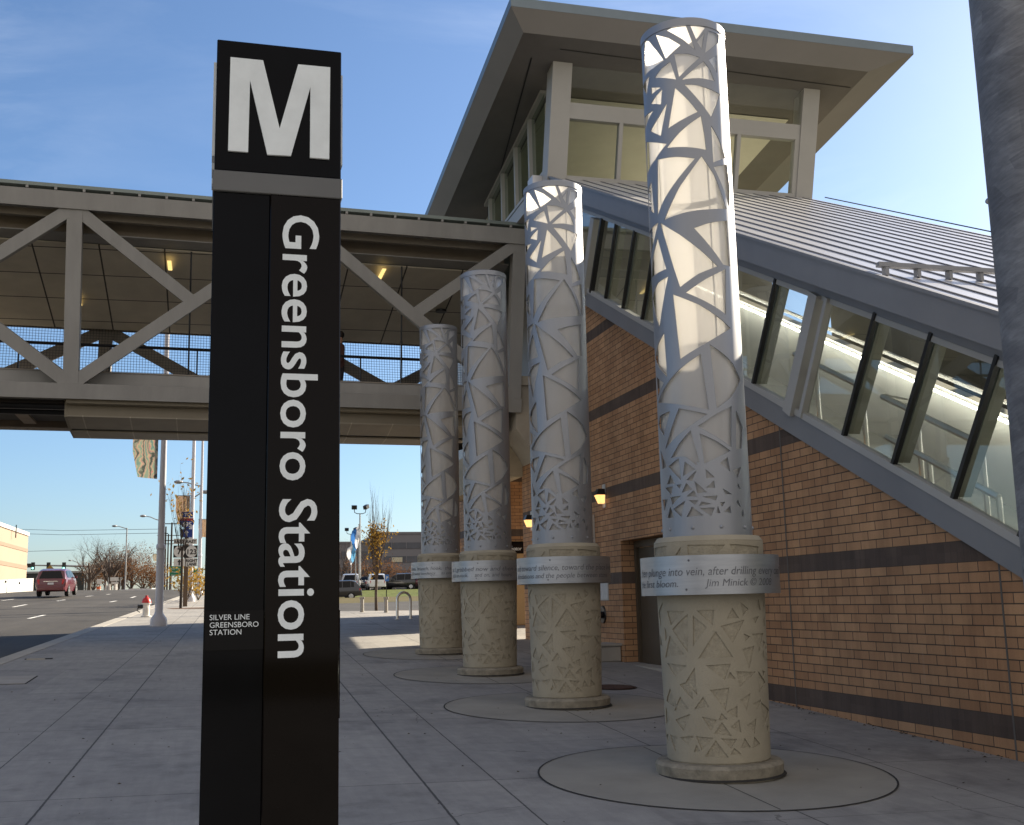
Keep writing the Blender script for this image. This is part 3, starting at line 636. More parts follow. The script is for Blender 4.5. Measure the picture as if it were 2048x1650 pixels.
ar = MB(); ar.prism([(c.x-8.9-0.05, -0.041, c.z-1.72+0.05), (c.x-8.9+0.01, -0.041, c.z-1.72+0.04), (c.x-8.9-0.04, -0.041, c.z-1.72-0.02)], (0, 0.004, 0)); ar.beam((c.x-8.9-0.03, -0.038, c.z-1.72+0.03), (c.x-8.9+0.045, -0.038, c.z-1.72-0.045), 0.018, 0.004, (0,1,0)); ar.build('arrow', m_blk, sg)
MB().box(-0.9, -0.87, -0.01, 0.01, p0.z-1.72, 2.05).box(-0.05, -0.02, -0.01, 0.01, p0.z-1.72, 2.05).build('hanger', m_dark, sg)
# ceiling of the passage and the storey above it
mez = thing('mezzanine', 'grey upper storey of the station over the elevator passage', 'building', (10, 30, 3.8))
mp = WB(); mp.box(7.35, 11.8, 21.45, 39.6, 4.3, 8.3); mp.build('wall', m_trim, mez)
mp = WB(); mp.box(7.3, 11.7, 25.2, 39.65, 3.77, 4.29); mp.build('floor_slab', pm('tan_concrete', (0.40, 0.33, 0.22), 0.8, var=0.07), mez)
# concrete bracket under the bridge end
m_pier = pm('pier_concrete', (0.36, 0.325, 0.27), 0.85, var=0.12, scale=1.6, bump=0.3)
YP = 25.0
pier = thing('bridge_bracket', 'cast concrete bracket carrying the near end of the footbridge', 'bracket', (0, 0, 0))
pp = [atY(x, y, YP) for x, y in ((1032,771), (1075,771), (1075,925), (1063,902), (1033,858))]
MB().prism(pp, (0, 4.6, 0)).build('corbel', m_pier, pier)
pp = [atY(x, y, YP-0.08) for x, y in ((1025,752), (1077,752), (1077,770), (1028,770))]
MB().prism(pp, (0, 4.9, 0)).build('cap', m_pier, pier)
l = MB(); l.box(6.85, 7.345, 26.2, 33.0, 3.0, 3.72); l.build('lintel', pm('tan_lintel', (0.42, 0.35, 0.24), 0.8), pier)
lw = gz(5.7, 31)
# ------------------------------------------------------------------ glazing of the hall
def pt(px, py, X=7.10): return atX(px, py, X)
YG0, YG1 = 6.3, 20.35
def slope_bar(mb, x0, x1, f0, f1, a=5.3, b=21.4): return mb.hexa([(x0,a,f0(a)),(x1,a,f0(a)),(x1,b,f0(b)),(x0,b,f0(b)),(x0,a,f1(a)),(x1,a,f1(a)),(x1,b,f1(b)),(x0,b,f1(b))])
sb = WB(); slope_bar(sb, 7.085, 7.20, fb, lambda Y: ff(Y)-0.004)
sb.build('sill_band', m_flash, hall)
fr = WB(); slope_bar(fr, 7.072, 7.17, ff, lambda Y: ff(Y)+0.09); slope_bar(fr, 7.09, 7.17, lambda Y: fh(Y)-0.05, lambda Y: fh(Y)+0.02); fr.build('window_frame', m_trim, hall)
gl = WB(); gl.quad((7.13, 5.3, ff(5.3)+0.06), (7.13, 21.3, ff(21.3)+0.06), (7.13, 21.3, fh(21.3)), (7.13, 5.3, fh(5.3))); gl.build('window_glass', m_glass, hall)
mull = [((1507,768),(1552,562)), ((1689,868),(1751,631)), ((1788,926),(1863,671)), ((1908,995),(1995,717)), ((1211,598),(1232,451)), ((1245.5,619),(1269.5,464.5)), ((1284,641),(1311,480)), ((2040,1078),(2150,770))]
for a, b in mull:
    A = pt(*a); B = pt(*b); d = (B-A).normalized(); A = A - d*0.05; B = A + d*((fh(B.y)-fh(A.y)+fh(A.y)-A.z)*0+ (B-A).length+0.03)
    mb = WB(); mb.beam(A, B, 0.05, 0.055, (1,0,0)); o = mb.build('mullion', m_dark, hall)
    mb = WB(); off = Vector((0.13, 0, 0)); mb.beam(A+off+Vector((0,0,0.06)), B+off, 0.05, 0.15, (1,0,0)); mb.build('mullion_fin', m_fin, hall)
for a, b, w in (((1583,827),(1637,588),0.2), ((1171,587),(1192,437),0.22)):
    A = pt(*a); B = pt(*b); mb = WB(); mb.beam(A, B, w, 0.16, (1,0,0)); mb.build('post', m_trim, hall)
A = pt(1605,834); B = pt(1659,596); mb = WB(); mb.beam(A, B, 0.07, 0.1, (1,0,0)); mb.build('post', m_trim, hall)
A = pt(1183,585); B = pt(1206,437); mb = WB(); mb.beam(A, B, 0.07, 0.09, (1,0,0)); mb.build('post', m_dark, hall)
# ------------------------------------------------------------------ hall roof: sloped slab with standing seams
XR0, XR1 = 6.78, 13.0
YR0, YR1 = 4.0, 21.9
fr2 = lambda Y: ft(Y)+0.02
roof = WB(); vs = []
zt = lambda Y: ft(Y); zb_ = lambda Y: fe(Y)
roof.hexa([(XR0+0.03,YR0,zb_(YR0)+0.02),(XR1,YR0,zb_(YR0)+0.02),(XR1,YR1,zb_(YR1)+0.02),(XR0+0.03,YR1,zb_(YR1)+0.02),(XR0+0.03,YR0,zt(YR0)),(XR1,YR0,zt(YR0)),(XR1,YR1,zt(YR1)),(XR0+0.03,YR1,zt(YR1))])
rf = roof.build('roof', m_roof, hall)
fa = WB(); slope_bar(fa, XR0, XR0+0.029, zb_, zt, YR0, YR1); slope_bar(fa, XR0-0.03, XR0+0.05, lambda Y: zt(Y)+0.004, lambda Y: zt(Y)+0.045, YR0, YR1); fa.build('fascia', m_flash, rf)
sf = WB(); slope_bar(sf, XR0+0.04, 7.09, lambda Y: zb_(Y)+0.005, lambda Y: zb_(Y)+0.018, YR0, YR1); sf.build('soffit', pm('eave_soffit', (0.30, 0.255, 0.19), 0.7, var=0.07), rf)
hd = WB(); slope_bar(hd, 7.092, 7.2, lambda Y: fh(Y)+0.022, lambda Y: zb_(Y)+0.018, YR0, YR1); hd.build('head_panel', m_flash, hall)
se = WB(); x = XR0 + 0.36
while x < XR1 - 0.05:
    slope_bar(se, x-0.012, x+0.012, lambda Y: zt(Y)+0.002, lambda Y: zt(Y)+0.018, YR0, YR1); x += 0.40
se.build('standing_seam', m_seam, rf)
# snow guard rails and a vent on the roof
for (Y, xa, xb) in ((10.3, 6.95, 9.0), (7.9, 7.0, 9.6)):
    g = WB(); p = Vector((xa, Y+0.0, zt(Y)+0.12)); qv = Vector((xb, Y-0.02, zt(Y)+0.12)); g.beam(p, qv, 0.07, 0.05)
    x = xa + 0.1
    while x < xb: g.box(x-0.02, x+0.02, Y-0.03, Y+0.05, zt(Y)+0.0, zt(Y)+0.1); x += 0.4
    g.build('snow_guard', m_flash, rf)
v = WB(); pv = atX(1722, 455, 11.2); Yv = 13.2
v.hexa([(10.9,12.6,zt(12.6)+0.02),(11.1,12.6,zt(12.6)+0.02),(12.9,12.4,zt(12.4)+0.02),(12.7,12.4,zt(12.4)+0.02),(10.9,12.6,zt(12.6)+0.22),(11.1,12.6,zt(12.6)+0.22),(12.9,12.4,zt(12.4)+0.30),(12.7,12.4,zt(12.4)+0.30)]); v.build('ridge_stop', m_flash, rf)
cb = WB(); cb.tube([(12.98, 21.0, zt(21.0)+0.10), (12.98, 13.0, zt(13.0)+0.06), (12.98, 5, zt(5)+0.06)], 0.012, 5); cb.build('safety_cable', m_dark, rf)
# inside of the hall
inn = WB(); XI = 9.6
fi0 = lambda Y: ff(Y)-1.6; fi1 = lambda Y: ff(Y)+0.25
slope_bar(inn, XI, XI+0.15, fi0, fi1, 5.3, 20.5); inn.build('inner_wall', m_wallp, hall)
cpw = WB(); slope_bar(cpw, XI-0.03, XI+0.18, lambda Y: fi1(Y)+0.003, lambda Y: fi1(Y)+0.05, 5.3, 20.5); slope_bar(cpw, XI+0.03, XI+0.09, lambda Y: fi1(Y)+0.16, lambda Y: fi1(Y)+0.21, 5.3, 20.5); cpw.build('cap_rail', m_steel, hall)
sl_ = WB(); slope_bar(sl_, XI-0.20, XI-0.16, lambda Y: fi1(Y)+0.0, lambda Y: fi1(Y)+0.03, 5.3, 20.5); sl_.build('light_strip', emit('hall_fill_glow', (1.0, 0.96, 0.86), 6.5), hall)  # glowing strip added along the wall top to brighten the hall
flo = WB(); slope_bar(flo, 7.45, 13.0, lambda Y: ff(Y)-1.2, lambda Y: ff(Y)-0.9, 5.3, 20.5); flo.build('stair_floor', pm('stair_floor_grey', (0.30, 0.30, 0.28), 0.6, var=0.1), hall)
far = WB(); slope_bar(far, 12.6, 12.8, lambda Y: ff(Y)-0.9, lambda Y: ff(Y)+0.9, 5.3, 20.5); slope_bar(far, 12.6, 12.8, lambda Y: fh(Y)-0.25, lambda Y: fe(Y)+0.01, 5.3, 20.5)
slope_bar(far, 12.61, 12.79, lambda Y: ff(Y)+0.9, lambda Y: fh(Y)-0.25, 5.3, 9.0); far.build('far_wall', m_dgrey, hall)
for y in (12.9, 14.2, 15.6, 17.0, 18.4):
    w = WB(); w.box(12.55, 12.85, y-0.09, y+0.09, ff(y)+0.7, fh(y)); w.build('post', m_fin, hall)
brc = WB()
for y in (13.5, 14.9, 16.3): brc.beam((12.7, y-0.6, ff(y-0.6)+1.1), (12.7, y+0.6, ff(y+0.6)+1.1), 0.07, 0.07); brc.beam((12.7, y-0.6, ff(y-0.6)+1.5), (12.7, y+0.6, ff(y+0.6)+0.95), 0.07, 0.09)
brc.build('brace', m_fin, hall)
ce = WB(); slope_bar(ce, 7.2, 12.9, lambda Y: fh(Y)+0.03, lambda Y: fh(Y)+0.06, 5.3, 20.5); ce.build('ceiling', pm('hall_ceiling', (0.42, 0.42, 0.38), 0.6), hall)
# dark service trough hung along the inside above the wall
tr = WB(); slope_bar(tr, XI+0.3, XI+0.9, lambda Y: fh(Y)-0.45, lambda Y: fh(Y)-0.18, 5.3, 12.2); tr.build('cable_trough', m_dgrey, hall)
# stainless railings seen through the glass
rl = WB()
def railrun(X, ya, yb, dz):
    top = lambda Y: ff(Y) + dz
    rl.tube([(X, ya, top(ya)), (X, yb, top(yb))], 0.036, 6); rl.tube([(X, yb, top(yb)), (X+0.5, yb+0.25, top(yb))], 0.036, 6)
    y = ya
    while y <= yb: rl.tube([(X, y, top(y)), (X, y, top(y)-1.1)], 0.03, 6); y += 1.05
for (ya, yb) in ((6.2, 9.3), (9.9, 11.6), (12.0, 13.6)): railrun(7.75, ya, yb, 0.52)
for (ya, yb) in ((6.2, 9.0), (9.4, 11.2)): railrun(7.5, ya, yb, 0.16)
rl.build('handrail', m_steel, hall)
# ------------------------------------------------------------------ double doors, lamps and fittings on the brick wall
m_door = pm('bronze_door', (0.085, 0.066, 0.045), 0.5, metal=0.2, var=0.08, scale=1.5)
dr = thing('double_door', 'brown metal double doors recessed in the brick wall', 'door', (XB+0.3, 18.3, gz(XB, 18.3)))
gb = gz(XB, 18.3)
def dbox(x0, x1, y0, y1, z0, z1, name, mat): return MB().box(x0-0.3, x1-0.3, y0-18.3, y1-18.3, z0-gb, z1-gb).build(name, mat, dr)
dbox(0.25, 0.33, D0+0.02, D0+0.12, gb-0.05, DT-0.01, 'door_frame', m_door); dbox(0.25, 0.33, D1-0.12, D1-0.02, gb-0.05, DT-0.01, 'door_frame', m_door)
dbox(0.25, 0.33, D0+0.12, D1-0.12, DT-0.13, DT-0.01, 'door_frame', m_door)
mid = (D0+D1)/2
lf1 = dbox(0.30, 0.345, D0+0.125, mid-0.004, gb+0.02, DT-0.135, 'door_leaf', m_door); lf2 = dbox(0.30, 0.345, mid+0.004, D1-0.125, gb+0.02, DT-0.135, 'door_leaf', m_door)
h = MB(); h.beam((-0.06, -0.14, 0.98), (-0.06, 0.02, 0.98), 0.03, 0.03); h.beam((-0.06, -0.02, 0.98), (0.0, -0.02, 0.98), 0.04, 0.04); h.build('handle', m_steel, lf1, loc=(0, mid-18.3+0.1, 0))
MB().ball((0, 0, 0), 0.03, 8, 6).build('lock', m_steel, lf1, loc=(-0.01, mid-18.3+0.02, 1.16))
MB().box(-0.35, 0.05, D0-18.3, D1-18.3, -0.03, 0.03).build('threshold', m_kerb, dr)
m_lampglow = emit('amber_lamp', (1.0, 0.50, 0.17), 0.8)
def wall_lamp(X, Y, z, label, ry=0):
    t = thing('wall_lamp', label, 'wall lamp', (X, Y, z), ry, 'wall lamps on the station brick'); t.scale = (0.6, 0.6, 0.68)
    MB().box(-0.03, -0.002, -0.13, 0.13, -0.36, 0.3).build('back_plate', m_trim, t)
    MB().hexa([(-0.32,-0.17,0.0),(-0.03,-0.17,0.0),(-0.03,0.17,0.0),(-0.32,0.17,0.0),(-0.24,-0.12,0.17),(-0.03,-0.12,0.17),(-0.03,0.12,0.17),(-0.24,0.12,0.17)]).build('hood', m_dark, t)
    MB().hexa([(-0.2,-0.09,-0.24),(-0.035,-0.09,-0.24),(-0.035,0.09,-0.24),(-0.2,0.09,-0.24),(-0.3,-0.15,-0.005),(-0.035,-0.15,-0.005),(-0.035,0.15,-0.005),(-0.3,0.15,-0.005)]).build('lens', m_lampglow, t)
    return t
p = atX(1209, 990, XB); wall_lamp(XB, p.y, p.z, 'lit amber wall lamp with a dark hood above the double doors')
p = atX(1064, 1040, XB); wall_lamp(XB, p.y, p.z, 'lit amber wall lamp at the corner of the elevator passage behind the second column')
p = atX(917, 1088, XB); wall_lamp(XB, p.y, p.z, 'lit amber wall lamp on the brick block between the two farthest columns')
p = atX(1206, 1184, XB); nb = thing('notice_board', 'white paper notice fixed to the brick wall left of the double doors', 'notice', p)
MB().box(-0.012, -0.001, -0.33, 0.28, -0.16, 0.2).build('frame', m_trim, nb); MB().box(-0.016, -0.0125, -0.29, 0.24, -0.13, 0.17).build('sheet', pm('paper', (0.55, 0.56, 0.56), 0.8, var=0.1, scale=12), nb)
p = atX(1207, 1229, XB); hb = thing('wall_hydrant', 'dark siamese fire department connection projecting from the brick wall', 'fire connection', p)
MB().lathe([(0.17, 0), (0.16, 0.03)], 16).xf(Matrix.Rotation(R(-90), 4, 'Y')).build('flange', m_dark, hb)
for s in (-1, 1): MB().tube([(-0.03, 0.05*s, 0), (-0.15, 0.1*s, -0.02), (-0.3, 0.16*s, -0.06)], [0.06, 0.075, 0.09], 10).build('outlet', m_dark, hb)
p = atX(1222, 1310, XB-0.2); ub = thing('utility_box', 'low grey concrete block on the pavement against the brick wall', 'box', (XB-0.25, p.y+0.3, gz(XB, p.y)))
MB().box(-0.2, 0.24, -0.35, 0.5, 0, 0.28).build('body', m_conc, ub, bevel=0.02)
MB().box(-0.22, 0.26, -0.37, 0.52, 0.281, 0.33).build('lid', m_conc, ub, bevel=0.01)
p = atX(1189, 1085, XB); fx = thing('display_case', 'tall pale framed display case on the wall behind the second column', 'display case', p)
MB().box(-0.06, -0.001, -0.05, 0.9, -0.45, 0.55).build('frame', m_trim, fx); MB().box(-0.064, -0.061, 0.0, 0.85, -0.4, 0.5).build('panel', m_dark, fx)
pass
# ------------------------------------------------------------------ upper pavilion with its big overhanging roof
pav = thing('upper_pavilion', 'glazed upper pavilion under a broad overhanging roof', 'building', (9.3, 24, 8.2))
T = 0.28; Z0 = 8.92  # pavilion positions and sizes below were scaled up about the camera, baked in
def PV(X, z, dy=0.0): return Vector((X, 21.5 - T*(z-Z0) + dy, z))
RS = 0.135
zs = lambda Y: 11.137 + RS*(20.90 - Y)        # inner soffit plane
def onS(px, py, dz=0.0): return atP(px, py, (0, RS, 1.0), 11.137 + RS*20.90 + dz)
RIM = 0.32
FL = onS(1009, 9, RIM); FR = onS(1826, 110, RIM); iFL = onS(1048, 62); iFR = onS(1734, 146)
Yf = (FL.y+FR.y)/2; XL = (FL.x + onS(862, 437, RIM).x)/2; XR = FR.x; Yi = (iFL.y+iFR.y)/2; XiL = iFL.x; XiR = iFR.x
print('ROOF', FL, FR, iFL, iFR, XL)
Yb = 35.5
zr2 = lambda Y: zs(Y) + RIM
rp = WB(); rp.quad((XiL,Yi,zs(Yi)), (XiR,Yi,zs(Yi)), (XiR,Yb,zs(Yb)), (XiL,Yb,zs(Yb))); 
rp.build('soffit', grid_mat('soffit_shaded', (0.155, 0.147, 0.14), 60.0, 0, 0.0), pav)  # inner panel coloured darker to paint its shade beside the brighter rim
rim = WB()
rim.quad((XL,Yf,zr2(Yf)), (XR,Yf,zr2(Yf)), (XiR,Yi,zs(Yi)), (XiL,Yi,zs(Yi)))
rim.quad((XL,Yf,zr2(Yf)), (XiL,Yi,zs(Yi)), (XiL,Yb,zs(Yb)), (XL,Yb,zr2(Yb)))
rim.quad((XR,Yf,zr2(Yf)), (XiR,Yi,zs(Yi)), (XiR,Yb,zs(Yb)), (XR,Yb,zr2(Yb)))
rim.build('soffit_rim', m_soff, pav)
top = WB(); e = 0.20
top.hexa([(XL,Yf,zr2(Yf)+0.003),(XR,Yf,zr2(Yf)+0.003),(XR,Yb,zr2(Yb)+0.003),(XL,Yb,zr2(Yb)+0.003),(XL,Yf,zr2(Yf)+e),(XR,Yf,zr2(Yf)+e),(XR,Yb,zr2(Yb)+e),(XL,Yb,zr2(Yb)+e)]); top.build('roof', pm('roof_edge_metal', (0.17, 0.21, 0.235), 0.4, metal=0.5, var=0.05), pav)
sj = WB()
for a, b in (((1120,98),(1700,175)), ((1063,115),(985,400))):
    A = onS(*a); B = onS(*b); A.z -= 0.006; B.z -= 0.006; sj.beam(A, B, 0.03, 0.004)
sj.build('soffit_joint', m_dark, pav)
# posts and frames
def pbar(mb, x0, x1, z0, z1, d0=0.0, d1=0.3):
    return mb.hexa([PV(x0,z0,d0),PV(x1,z0,d0),PV(x1,z0,d1),PV(x0,z0,d1),PV(x0,z1,d0),PV(x1,z1,d0),PV(x1,z1,d1),PV(x0,z1,d1)])
ztop = zs(20.90) + 0.05
zbase = 8.33
for (a, b) in ((6.73, 7.154), (12.578, 12.98)):
    w = WB(); pbar(w, a, b, zbase, ztop, 0, 0.42); w.build('corner_post', m_trim, pav)
zg0, zg1 = 8.89, 10.06
w = WB(); pbar(w, 7.154, 12.578, zbase, 8.815, 0.05, 0.35); w.build('sill_panel', m_flash, pav)
w = WB(); pbar(w, 7.154, 12.578, 8.818, 8.912, 0.03, 0.18); pbar(w, 7.154, 12.578, zg1, zg1+0.10, 0.03, 0.18); pbar(w, 12.47, 12.578, 8.914, zg1-0.002, 0.03, 0.18)
for px in (1241, 1478, 1362):
    X = atP(px, 300, (0, 1, T), 21.5 + T*Z0).x; pbar(w, X-0.045, X+0.045, 8.914, zg1-0.002, 0.03, 0.18)
w.build('window_frame', m_trim, pav)
w = WB(); pbar(w, 7.154, 12.578, zg1+0.103, zg1+0.32, 0.04, 0.3); w.build('header', m_trim, pav)
g = WB(); g.quad(PV(7.154, 8.912, 0.1), PV(12.47, 8.912, 0.1), PV(12.47, zg1, 0.1), PV(7.154, zg1, 0.1)); g.build('window_glass', m_glass, pav)
g = WB(); g.quad(PV(7.154, zg1+0.32, 0.1), PV(12.578, zg1+0.32, 0.1), PV(12.578, ztop-0.02, 0.1), PV(7.154, ztop-0.02, 0.1)); g.build('window_glass', glass_mat('clerestory_glass', (0.85, 0.88, 0.84), 0.5), pav)
# left flank glazing
s0 = atX(1085, 357, 6.83); s1 = atX(1016, 452, 6.83)
zsl = lambda Y: s0.z + (s1.z-s0.z)/(s1.y-s0.y)*(Y - s0.y)
print('SILL', s0, s1)
fl = WB(); Y1 = 27.2
fl.hexa([(6.77,21.93,zsl(21.93)-0.35),(6.99,21.93,zsl(21.93)-0.35),(6.99,Y1,zsl(21.93)-0.35),(6.77,Y1,zsl(21.93)-0.35),(6.77,21.93,zsl(21.93)-0.03),(6.99,21.93,zsl(21.93)-0.03),(6.99,Y1,zsl(21.93)-0.03),(6.77,Y1,zsl(21.93)-0.03)]); fl.build('sill_panel', m_trim, pav)
zk = zsl(21.93) - 0.027
fr = WB(); fr.box(6.75, 6.90, 21.93, Y1, zk, zk+0.07); fr.hexa([(6.75,21.93,zs(21.93)-0.08),(6.90,21.93,zs(21.93)-0.08),(6.90,Y1,zs(Y1)-0.08),(6.75,Y1,zs(Y1)-0.08),(6.75,21.93,zs(21.93)-0.004),(6.90,21.93,zs(21.93)-0.004),(6.90,Y1,zs(Y1)-0.004),(6.75,Y1,zs(Y1)-0.004)])
for px, pyy in ((1062,276), (1034,335), (1008,392), (983,442), (962, 480)):
    Y = atX(px, pyy, 6.83).y; fr.box(6.76, 6.89, Y-0.05, Y+0.05, zk+0.072, zs(Y)-0.082)
fr.build('window_frame', m_trim, pav)
g = WB(); g.quad((6.84,21.93,zk+0.07), (6.84,Y1,zk+0.07), (6.84,Y1,zs(Y1)-0.08), (6.84,21.93,zs(21.93)-0.08)); g.build('window_glass', glass_mat('green_glass', (0.32, 0.40, 0.33), 1.0), pav)
w = WB(); w.box(12.66, 12.78, 29.2, 34.0, 8.35, zs(34.0)-0.01); w.box(7.6, 12.65, 34.0, 34.2, 8.35, zs(34.2)-0.01); w.build('inner_wall', m_wallp, pav)
w = WB(); w.quad((7.0, 22.1, zs(22.1)-0.02), (12.85, 22.1, zs(22.1)-0.02), (12.85, 35, zs(35)-0.02), (7.0, 35, zs(35)-0.02)); w.build('ceiling', pm('pale_ceiling', (0.72, 0.71, 0.62), 0.7, var=0.04), pav)
pf = WB(); pf.box(7.36, 12.9, 21.6, 39.0, 8.31, 8.34); pf.build('floor', pm('pale_floor', (0.55, 0.53, 0.48), 0.5, var=0.06), pav)
# gutter box of the hall roof at its upper end
gt = WB(); gt.box(6.52, 6.95, 21.92, 22.3, zt(21.9)-0.25, zt(21.9)+0.02); gt.build('gutter_box', m_roof, hall)
w = WB(); A = atX(1090, 357, 6.99); B = atX(1113, 320, 6.99); w.tube([A, B], 0.02, 5); w.build('lightning_rod', m_dark, pav)
# ------------------------------------------------------------------ footbridge
br = thing('footbridge', 'grey steel truss footbridge with a covered deck crossing over the road', 'bridge', (5.9, 25.0, -1.0))
BSCALE = 0.885          # whole bridge scaled down about the camera, then written from its base point
class BB(MB):
    def build(s, name, mat, parent=None, **kw):
        s.v = [(v[0]*BSCALE - 5.9, v[1]*BSCALE - 25.0, v[2]*BSCALE + 1.0) for v in s.v]
        return MB.build(s, name, mat, parent, **kw)
m_br = pm('bridge_paint', (0.285, 0.28, 0.268), 0.55, var=0.10, scale=1.3, stretch=(2.0, 2.0, 0.35), bump=0.06, bscale=25)
YW = 0.045
def BF(X, z, d=0.0): return Vector((X, 28.0 + YW*X - 0.2*(z-5.2) + d, z))
ZB, ZTp = 5.15, 9.53
nodes = [7.72, 2.2, -3.25, -8.7, -14.15, -19.6, -25.0]
nv = Vector((0, 1, 0.2)).normalized()
def mem(mb, A, B, w, dep=0.34): return mb.beam(A, B, w, dep, nv)
for nm, z, w in (('bottom_chord', ZB, 0.36), ('top_chord', ZTp, 0.40)):
    m_ = BB(); mem(m_, BF(7.9, z), BF(-26, z), w, 0.42); m_.build(nm, m_br, br)
for X in nodes:
    m_ = BB(); mem(m_, BF(X, ZB+0.18), BF(X+0.02, ZTp-0.2), 0.34); m_.build('post', m_br, br)
for i in range(len(nodes)-1):
    xr_, xl_ = nodes[i], nodes[i+1]; xm = (xr_+xl_)/2; zm = (ZB+ZTp)/2+0.03
    k = i % 2
    if k == 0:   # full diagonal from the upper left to the lower right; half diagonal from the upper right
        a, b, c_ = BF(xl_, ZTp-0.15), BF(xr_, ZB+0.15), BF(xr_, ZTp-0.15)
    else:
        a, b, c_ = BF(xr_, ZTp-0.15), BF(xl_, ZB+0.15), BF(xl_, ZTp-0.15)
    m_ = BB(); mem(m_, a, b, 0.30, 0.335); m_.build('diagonal', m_br, br)
    m_ = BB(); mem(m_, c_, BF(xm, zm), 0.29, 0.33); m_.build('diagonal', m_br, br)
# rear truss, lower because the roof falls away to the rear
YK = 33.0
def BK(X, z): return Vector((X, YK + YW*X + 0.15*(z-5.2), z))
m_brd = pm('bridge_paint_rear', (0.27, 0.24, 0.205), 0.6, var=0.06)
zk2 = 8.1
m_ = BB(); mem(m_, BK(7.9, ZB), BK(-26, ZB), 0.36, 0.4); mem(m_, BK(7.9, zk2), BK(-26, zk2), 0.34, 0.4); m_.build('rear_chord', m_brd, br)
for i, X in enumerate(nodes):
    m_ = BB(); mem(m_, BK(X+0.25, ZB+0.2), BK(X+0.25, zk2-0.18), 0.36, 0.3); m_.build('rear_post', m_brd, br)
for i in range(len(nodes)-1):
    xr_, xl_ = nodes[i]+0.25, nodes[i+1]+0.25; xm = (xr_+xl_)/2
    for a in (xr_, xl_):
        m_ = BB(); mem(m_, BK(a, zk2-0.15), BK(xm, 6.42), 0.34, 0.29); m_.build('rear_diagonal', m_brd, br)
# roof, valance, ceiling
def slab(mb, X0_, X1_, pts):     # pts: outline in (distance behind the front truss foot, z), swept along the bridge
    a = [Vector((X0_, 28.0 + YW*X0_ + y, z)) for y, z in pts]; b = [Vector((X1_, 28.0 + YW*X1_ + y, z)) for y, z in pts]; n = len(pts)
    return mb.add(a + b, [tuple(range(n))[::-1], tuple(range(n, 2*n))] + [(i, (i+1) % n, n+(i+1) % n, n+i) for i in range(n)])
slab(BB(), -26, 8.3, [(-1.02, 9.80), (5.9, 8.42), (5.9, 8.52), (-1.02, 9.885)]).build('roof', pm('bridge_roof', (0.20, 0.235, 0.22), 0.45, metal=0.3, var=0.05), br)
x = -8.0
while x < 8:
    q_ = BF(x, 9.78); BB().box(q_.x-0.03, q_.x+0.03, q_.y-0.1, q_.y+0.2, 9.735, 9.84).build('roof_cleat', m_br, br); x += 0.62
slab(BB(), -26, 7.6, [(-0.55, 9.22), (-0.40, 9.22), (-0.40, 9.62), (-0.55, 9.62)]).build('valance', m_brd, br)
slab(BB(), -26, 7.6, [(0.16, 8.90), (0.19, 8.90), (0.19, 9.62), (0.16, 9.62)]).build('inner_fascia', pm('fascia_brown', (0.34, 0.29, 0.24), 0.7, var=0.05), br)
slab(BB(), -26, 7.6, [(-0.35, 8.92), (0.15, 8.86), (0.15, 8.88), (-0.35, 8.94)]).build('light_shelf', m_br, br)
slab(BB(), -26, 7.6, [(0.2, 8.82), (4.95, 7.86), (4.95, 7.90), (0.2, 8.86)]).build('ceiling', grid_mat('ceiling_panel', (0.62, 0.57, 0.47), 1.36, 1.2, 0.018, (0.05, 0.042, 0.035), ox=0.2), br)
slab(BB(), -26, 7.6, [(-0.1, 4.99), (5.0, 4.99), (5.0, 5.30), (-0.1, 5.30)]).build('deck', m_conc, br)
slab(BB(), -26, 7.6, [(0.26, 5.30), (0.32, 5.30), (0.32, 5.66), (0.26, 5.66)]).build('kick_plate', m_br, br)
slab(BB(), -26, 7.6, [(0.24, 5.662), (0.34, 5.662), (0.34, 5.69), (0.24, 5.69)]).build('kick_cap', m_brd, br)
slab(BB(), -26, 7.6, [(4.7, 5.30), (4.76, 5.30), (4.76, 5.8), (4.7, 5.8)]).build('kick_plate', m_brd, br)
hr = BB(); a = 28.0 + 0.45
hr.tube([(-26, 28.45+YW*-26, 6.38), (7.6, 28.45+YW*7.6, 6.38)], 0.04, 6)
x = -25.0
while x < 7.6:
    hr.tube([(x, 28.4+YW*x, 5.35), (x, 28.45+YW*x, 6.38)], 0.022, 6); x += 2.05
hr.build('handrail', m_dark, br)
for X in (4.75, -0.6, -6.0, -11.4, -16.8): BB().tube([(X, 28.33+YW*X, 5.4), (X, 28.1+YW*X, 8.8)], 0.025, 6).build('mesh_post', m_dark, br)
hr = BB(); hr.quad((-26, 32.72+YW*-26, 5.8), (7.6, 32.72+YW*7.6, 5.8), (7.6, 32.95+YW*7.6, 7.9), (-26, 32.95+YW*-26, 7.9)); hr.build('wire_screen', screen_mat(), br)
m_tube = emit('fluorescent_tube', (1.0, 0.70, 0.25), 0.55)
for (px, pyy, Y) in ((340, 535, 29.2), (160, 608, 31.0), (762, 550, 29.3)):
    p = atP(px, pyy, (0, 0.202, 1.0), 8.82 + 0.202*28.2 - 0.03); t = BB(); t.box(p.x-0.05, p.x+0.05, p.y-0.6, p.y+0.6, p.z-0.02, p.z+0.0); t.build('ceiling_light', m_tube, br)
p = atP(882, 620, (0, 0.202, 1.0), 8.82+0.202*28.2-0.03); BB().lathe([(0.16, -0.06), (0.16, 0)], 16, tuple(p)).build('ceiling_speaker', m_dark, br)
